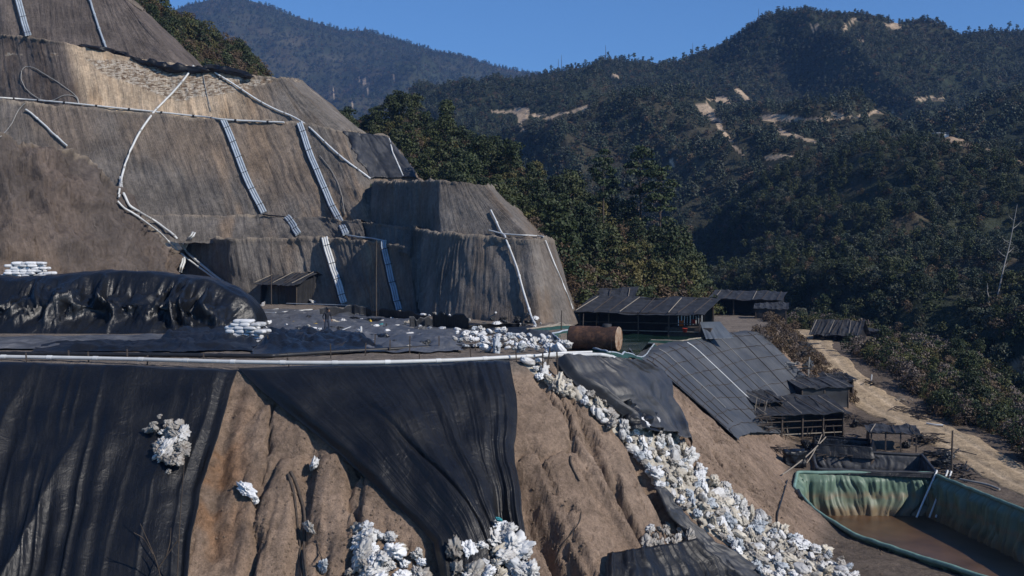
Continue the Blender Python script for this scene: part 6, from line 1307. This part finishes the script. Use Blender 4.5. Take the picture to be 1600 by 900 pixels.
# loose stones on the cut slope
stoneC = proto_col('stones', [])
for k in range(5):
    th = np.linspace(0, np.pi, 7)[:, None]; ph = np.linspace(0, 2 * np.pi, 10, endpoint=False)[None]; d = np.stack([np.sin(th) * np.cos(ph), np.sin(th) * np.sin(ph), np.cos(th) + 0 * ph], -1)
    V = d * (1 + 0.4 * fbm(d[..., 0] * 1.5, d[..., 1] * 1.5, d[..., 2] * 1.5, 3, 980 + k))[..., None] * np.array((0.1, 0.08, 0.06)); c = np.tile((0.25, 0.185, 0.135), (70, 1))
    stoneC.objects.link(bpy.data.objects.new('stone', mesh('stone', V.reshape(-1, 3), gridq(7, 10, True), M['soil'], False, c)))
sel = (GD > 0.5) & (GX > -30) & (GX < 24) & (GY > 44) & (GY < 80)
fattr(ground.data, 'stone_dens', (sel * np.clip(0.4 + 1.6 * fbm(GX * 0.4, GY * 0.4, 0, 3, 83), 0.05, 2)).ravel())
scatter('loose_stones', ground, stoneC, 7.0, 0.1, 0.8, 21, 'stone_dens', None, True, 1.5)
# ---------------------------------------------------------------- scrub beyond the road
px_, py_ = proj(np.stack([GX, GY, GZ0], -1))
sc1 = sst(39.4, 41.0, GX + 1.5 * vn(GX * 0.3, GY * 0.3, 0, 7)) * sst(48, 60, GY); sc1 = sc1 * (1 - inpoly(GX, GY, np.array([(36, 136), (46, 136), (53, 146), (53, 166), (38, 170)], float)))
sc2 = (GY > 172) * (GX > 22) * 1.0
fattr(ground.data, 'scrub', np.clip(sc1 + sc2, 0, 1).ravel())
dryC = proto_col('scrub_kinds', [lowtree(31, 1.3, 1.0, 8, 70, 0.10, 'leaf_brown', base=0), lowtree(32, 1.8, 1.1, 9, 60, 0.10, 'twig', base=0), lowtree(33, 1.1, 0.9, 7, 60, 0.10, 'leaf_brown', base=0), lowtree(34, 1.6, 1.0, 8, 60, 0.12, 'leaf_olive', base=0), lowtree(35, 2.0, 1.1, 9, 70, 0.13, 'leaf_dark', base=0)])
scatter('scrub', ground, dryC, 1.3, 0.45, 1.2, 23, 'scrub', None, True, 0.3)
bank = ((GD > -0.2) & (GD < 9) & (GY > 112) & (GX < 34) & (GX > 20)) * 1.0 + (inpoly(GX, GY, np.array([(28.5, 112), (33, 112), (33.5, 132), (29, 132)], float))) * 1.0
fattr(ground.data, 'bankgrass', np.clip(bank, 0, 1).ravel()); scatter('dry_undergrowth', ground, proto_col('dry_kinds', [lowtree(41, 0.8, 0.7, 7, 70, 0.07, 'leaf_brown', base=0), lowtree(42, 0.6, 0.6, 6, 60, 0.06, 'twig', base=0)]), 1.2, 0.6, 1.2, 25, 'bankgrass', None, True, 0.3)
# single trees on the bank beyond the road
nt_ = 0
for k in range(400):
    X, Y = rng.uniform(42.5, 66), rng.uniform(76, 150)
    if nt_ >= 46: break
    if 38 < X < 54 and 134 < Y < 166: continue
    q = np.array([X, Y, float(H0(X, Y))]); x, y = proj(q)
    if not (1330 < x < 1640): continue
    kd = WOOD[int(rng.choice([0, 1, 2, 1, 0]))]; s = rng.uniform(0.38, 0.62); nm = {'broad': 'dark green bushy tree on the bank right of the dirt road', 'olive': 'olive green bushy tree on the bank right of the dirt road', 'brown': 'rusty dry bush tree on the bank right of the dirt road'}[kd[0]]
    plant_tree(kd[0], int(rng.integers(3)), q - (0, 0, 0.2), s, rng.uniform(0, 6), nm, kd[2], {'broad': 'dark trees on the road bank', 'olive': 'olive trees on the road bank', 'brown': 'dry trees on the road bank'}[kd[0]]); nt_ += 1
# pines along the skyline of the main mountain
def skypine(seed):
    r = np.random.default_rng(seed); h = 9.0; c = crown_mesh('crown', M['needle'], r, h, 3.0, 5.6, 9, 34, 0.5, shape='flat', lob=(0.3, 0.5), flat=0.5); t = trunk_mb(r, 8.2, 0.22, 4, 0.04, 0.6, 0.25); return c, t.mesh('trunk', M['bark'], True)
SP_ = [skypine(s) for s in range(4)]
for k, (x, s) in enumerate(((842, .4), (861, .9), (893, .7), (899, .75), (904, .6), (915, .9), (921, .5), (930, .5), (938, .6), (950, .85), (968, .6), (971, .8), (975, .75), (983, .9), (991, 1.1), (1005, .85), (1019, .9), (1038, .55), (1046, .65), (1052, .8), (1056, .7), (1068, 1.0), (1081, 1.0), (1090, 1.15), (1100, 1.0), (1292, .8), (1336, .7), (1405, .6), (1421, .5), (1449, .7), (1513, .9), (1530, .8), (1548, .9), (1577, 1.2), (1590, .9))):
    p = None
    for y in np.arange(0, 200, 1.0):
        try: p, n = hit(x, y, BVM); break
        except ValueError: pass
    if p is None: continue
    left = x < 1200
    e = empty('skyline_pine', p - np.array([0, 0, 0.6]), 'small flat topped pine standing alone on the skyline of the middle ridge' if left else 'tiny dark tree on the skyline of the highest mountain at the right', 'tree', 'pines along the skyline of the middle ridge' if left else 'trees along the skyline of the highest mountain', k)
    e.scale = (s * 0.7, s * 0.7, s * 0.85); c_, t_ = SP_[k % 4]; obj('crown', c_, e); obj('trunk', t_, e)
for k, (x, h) in enumerate(((872, 10), (877, 13), (946, 12), (1082, 12), (1185, 9))):
    for y in np.arange(0, 200, 1.0):
        try: p, n = hit(x, y, BVM); break
        except ValueError: pass
    tag(MB().tube([p - (0, 0, 1), p + (0.2, 0, h * .5), p + (0.1, 0, h)], [0.28, 0.2, 0.1], 6).build('bare_trunk', M['bark'], None, True), 'bare dead trunk standing up on the skyline of the middle ridge', 'dead tree', 'dead trunks on the middle ridge')
# bleached dead tree and bare trunks on the right hill
def deadtree(x, yb, h, label, seed, mat='bark_pale', lean=0.0, tree=None, r0=0.2):
    p, n = hit_low(x, yb, tree or BVH2); r = np.random.default_rng(seed); P = np.array([(0, 0, -0.5), (0.1 + lean * .3, 0, h * .35), (lean * .6, 0.1, h * .6), (lean + 0.3 * r.normal(), 0, h)]); P = crom(P, 5)
    e = empty('dead_tree', p, label, 'dead tree'); obj('trunk', MB().tube(P, np.linspace(r0, r0 * 0.3, len(P)), 7).mesh('trunk', M[mat], True), e)
    for k in range(6):
        s = P[int(len(P) * (0.35 + 0.1 * k))] if int(len(P) * (0.35 + 0.1 * k)) < len(P) else P[-2]; a = r.uniform(-1.2, 1.2) + (math.pi if k % 2 else 0); L = h * r.uniform(0.05, 0.13)
        obj('branch', MB().tube(crom([s, s + np.array([math.cos(a) * .5, 0.2, 0.3]) * L, s + np.array([math.cos(a), 0.3, 0.75]) * L], 4), np.linspace(r0 * .4, r0 * .1, 9), 5).mesh('branch', M[mat], True), e)
    return e
deadtree(1556, 470, 13.5, 'tall bleached dead trunk leaning right on the slope of the right hill', 41, 'bark_pale', 3.2, None, 0.12)
deadtree(1545, 478, 3.2, 'short bleached stump below the tall dead trunk', 42, 'bark_pale', -0.3, None, 0.1)
deadtree(1330, 486, 2.8, 'small bare stump at the foot of the right hill behind the gabled shed', 43, 'bark', 0.2, None, 0.14)
# ---------------------------------------------------------------- roots, sticks and twigs on the bare slope
def vine(pts, r, label, mat='hose_dark', off=0.06, group=None):
    P = lay(pts, off, 6, (BVG,)); return tag(MB().tube(P, np.linspace(r, r * 0.6, len(P)), 6).build('root', M[mat], None, True), label, 'root', group)
vine([(450, 742), (458, 775), (462, 810), (468, 860), (474, 905)], 0.07, 'left black root hanging down the bare slope', 'wood'); vine([(454, 738), (468, 775), (478, 815), (476, 860), (480, 905)], 0.085, 'right black root hanging down the bare slope past the round sack', 'wood'); vine([(496, 842), (500, 868), (505, 888)], 0.035, 'thin string hanging from the round sack', 'wood')
vine([(890, 714), (893, 730), (905, 752)], 0.06, 'short dark stick lying on the slope left of the sack spill', 'wood'); vine([(868, 880), (880, 850), (904, 820), (908, 795)], 0.03, 'thin dry twig on the slope above the pleated sheet', 'wood')
e0, n0_ = hit_low(270, 905, BVG); base = e0 + np.array([0, -1.2, 0])
e = empty('dry_branch', base, 'bare forked twig sticking up before the left black sheet', 'branch')
for a, b_, c_, nm in (((0, 0, -0.6), (-0.3, 0, 1.0), (-0.95, -0.1, 2.7), 'stem'), ((-0.25, 0, 0.8), (0.3, 0, 1.6), (0.75, 0, 2.2), 'twig'), ((-0.45, -0.03, 1.4), (-0.8, 0, 2.0), (-1.25, 0, 2.3), 'twig'), ((0.5, 0, -0.6), (0.65, 0, 2.4), (0.85, 0.1, 5.2), 'stem'), ((0.1, 0, 1.35), (0.25, 0, 1.9), (0.3, 0, 2.5), 'twig')):
    obj(nm, MB().tube(crom([a, b_, c_], 6), np.linspace(0.035, 0.014, 13), 6).mesh(nm, M['bark'], True), e)
# ---------------------------------------------------------------- the worker
def person():
    p, _ = hit_low(511, 520.5); J = {'pelvis': (0, 0, 0.92), 'waist': (0.0, 0.02, 1.08), 'chest': (0.02, -0.03, 1.33), 'neck': (0.04, -0.10, 1.50), 'head': (0.05, -0.15, 1.60), 'crown': (0.05, -0.16, 1.73),
        'hipL': (-0.10, 0, 0.90), 'kneeL': (-0.17, -0.10, 0.50), 'ankL': (-0.20, 0.04, 0.09), 'toeL': (-0.21, -0.13, 0.04), 'hipR': (0.10, 0, 0.90), 'kneeR': (0.13, -0.02, 0.50), 'ankR': (0.15, 0.06, 0.09), 'toeR': (0.17, -0.11, 0.04),
        'shL': (-0.19, -0.03, 1.42), 'elL': (-0.30, 0.02, 1.16), 'wrL': (-0.30, -0.16, 0.96), 'hdL': (-0.29, -0.21, 0.88), 'shR': (0.21, -0.03, 1.42), 'elR': (0.31, 0.03, 1.15), 'wrR': (0.29, -0.14, 0.95), 'hdR': (0.28, -0.19, 0.87)}
    Rd = {'pelvis': .145, 'waist': .13, 'chest': .16, 'neck': .06, 'head': .095, 'crown': .075, 'hipL': .095, 'kneeL': .062, 'ankL': .045, 'toeL': .035, 'hipR': .095, 'kneeR': .062, 'ankR': .045, 'toeR': .035, 'shL': .068, 'elL': .048, 'wrL': .034, 'hdL': .036, 'shR': .068, 'elR': .048, 'wrR': .034, 'hdR': .036}
    E = [('pelvis', 'waist'), ('waist', 'chest'), ('chest', 'neck'), ('neck', 'head'), ('head', 'crown'), ('pelvis', 'hipL'), ('hipL', 'kneeL'), ('kneeL', 'ankL'), ('ankL', 'toeL'), ('pelvis', 'hipR'), ('hipR', 'kneeR'), ('kneeR', 'ankR'), ('ankR', 'toeR'), ('chest', 'shL'), ('shL', 'elL'), ('elL', 'wrL'), ('wrL', 'hdL'), ('chest', 'shR'), ('shR', 'elR'), ('elR', 'wrR'), ('wrR', 'hdR')]
    for s, w_, h_ in (('L', 'wrL', 'hdL'), ('R', 'wrR', 'hdR')):        # five fingers
        b = np.array(J[h_]); d = b - np.array(J[w_]); d /= np.linalg.norm(d)
        for f in range(5):
            sx = (f - 1.5) * 0.022; a = b + np.array([0, sx * 0.9, -0.02]) if f < 4 else b + np.array([0.03, -0.03, 0.03]); ln = (0.045, 0.055, 0.052, 0.04, 0.045)[f]
            J[f'f{s}{f}'] = tuple(a + d * ln * 0.6); J[f'g{s}{f}'] = tuple(a + d * ln * 1.2 + np.array([0, -0.01, -0.01])); Rd[f'f{s}{f}'] = .010; Rd[f'g{s}{f}'] = .008; E += [(h_, f'f{s}{f}'), (f'f{s}{f}', f'g{s}{f}')]
    nm = list(J); me = bpy.data.meshes.new('person'); me.from_pydata([J[k] for k in nm], [(nm.index(a), nm.index(b)) for a, b in E], []); o = bpy.data.objects.new('body_build', me); COL.objects.link(o)
    md = o.modifiers.new('skin', 'SKIN'); sv = me.skin_vertices[0].data
    for i, k in enumerate(nm): sv[i].radius = (Rd[k], Rd[k]); sv[i].use_root = (k == 'pelvis')
    ss = o.modifiers.new('sub', 'SUBSURF'); ss.levels = ss.render_levels = 2
    dg = bpy.context.evaluated_depsgraph_get(); me2 = bpy.data.meshes.new_from_object(o.evaluated_get(dg)); bpy.data.objects.remove(o)
    sk = m_plain('skin', (0.30, 0.18, 0.12), 0.6, 0.1, 5, 0); sh = m_plain('dark_jacket', (0.016, 0.018, 0.026), 0.85, 0.2, 5, 0); tr = m_plain('dark_blue_trousers', (0.022, 0.030, 0.050), 0.85, 0.2, 5, 0); bo = m_plain('boot', (0.02, 0.017, 0.015), 0.7, 0.2, 5, 0)
    me2.materials.clear()
    for m in (sk, sh, tr, bo): me2.materials.append(m)
    for f in me2.polygons:
        z = f.center.z; arm = abs(f.center.x) > 0.22 and z > 0.8; hand = arm and z < 0.97
        f.material_index = 0 if (z > 1.5 or hand) else 1 if (z > 0.98 or arm) else 3 if z < 0.14 else 2; f.use_smooth = True
    e = tag(obj('person', me2, None, p), 'person in dark jacket and trousers walking with bowed head over the pad', 'person'); e.rotation_euler = (0, 0, 0.5)
    # hair cap, as a shell over the skull
    th = np.linspace(0, np.pi * 0.58, 9)[:, None]; ph = np.linspace(0, 2 * np.pi, 18, endpoint=False)[None]; d = np.stack([np.sin(th) * np.cos(ph) * .103, np.sin(th) * np.sin(ph) * .115, np.cos(th) * .115 + 0 * ph], -1); d += 0.006 * vn(d[..., 0] * 40, d[..., 1] * 40, d[..., 2] * 40, 5)[..., None]
    obj('hair', mesh('hair', d.reshape(-1, 3) + np.array([0.05, -0.135, 1.665]), gridq(9, 18, True), m_plain('black_hair', (0.012, 0.01, 0.009), 0.7, 0.2, 8, 0), True), e)
    fc = MB()
    for s in (-1, 1): fc.box((0.05 + s * 0.034, -0.246, 1.655), (0.022, 0.02, 0.012))
    obj('eyes', fc.mesh('eyes', M['strap']), e); obj('nose', MB().bar((0.05, -0.243, 1.655), (0.05, -0.268, 1.615), 0.022).mesh('nose', sk), e); obj('mouth', MB().box((0.05, -0.243, 1.585), (0.045, 0.015, 0.01)).mesh('mouth', M['rust']), e)
    for s in (-1, 1): obj('ear', MB().box((0.05 + s * 0.1, -0.15, 1.63), (0.018, 0.035, 0.06)).mesh('ear', sk), e)
person()
HAZE = 0.00013
# ---------------------------------------------------------------- the air between here and the mountains
hz = NT('haze_air'); ht = hz.t
ht.nodes.remove(hz.b); vol = ht.nodes.new('ShaderNodeVolumePrincipled')
vol.inputs['Color'].default_value = (0.24, 0.46, 0.95, 1); vol.inputs['Density'].default_value = HAZE; vol.inputs['Anisotropy'].default_value = 0.1
ht.links.new(vol.outputs[0], ht.nodes['Material Output'].inputs['Volume'])
hb = MB().box((0, 3200, 300), (12400, 7800, 730)); tag(hb.build('haze', hz.m), kind='stuff')
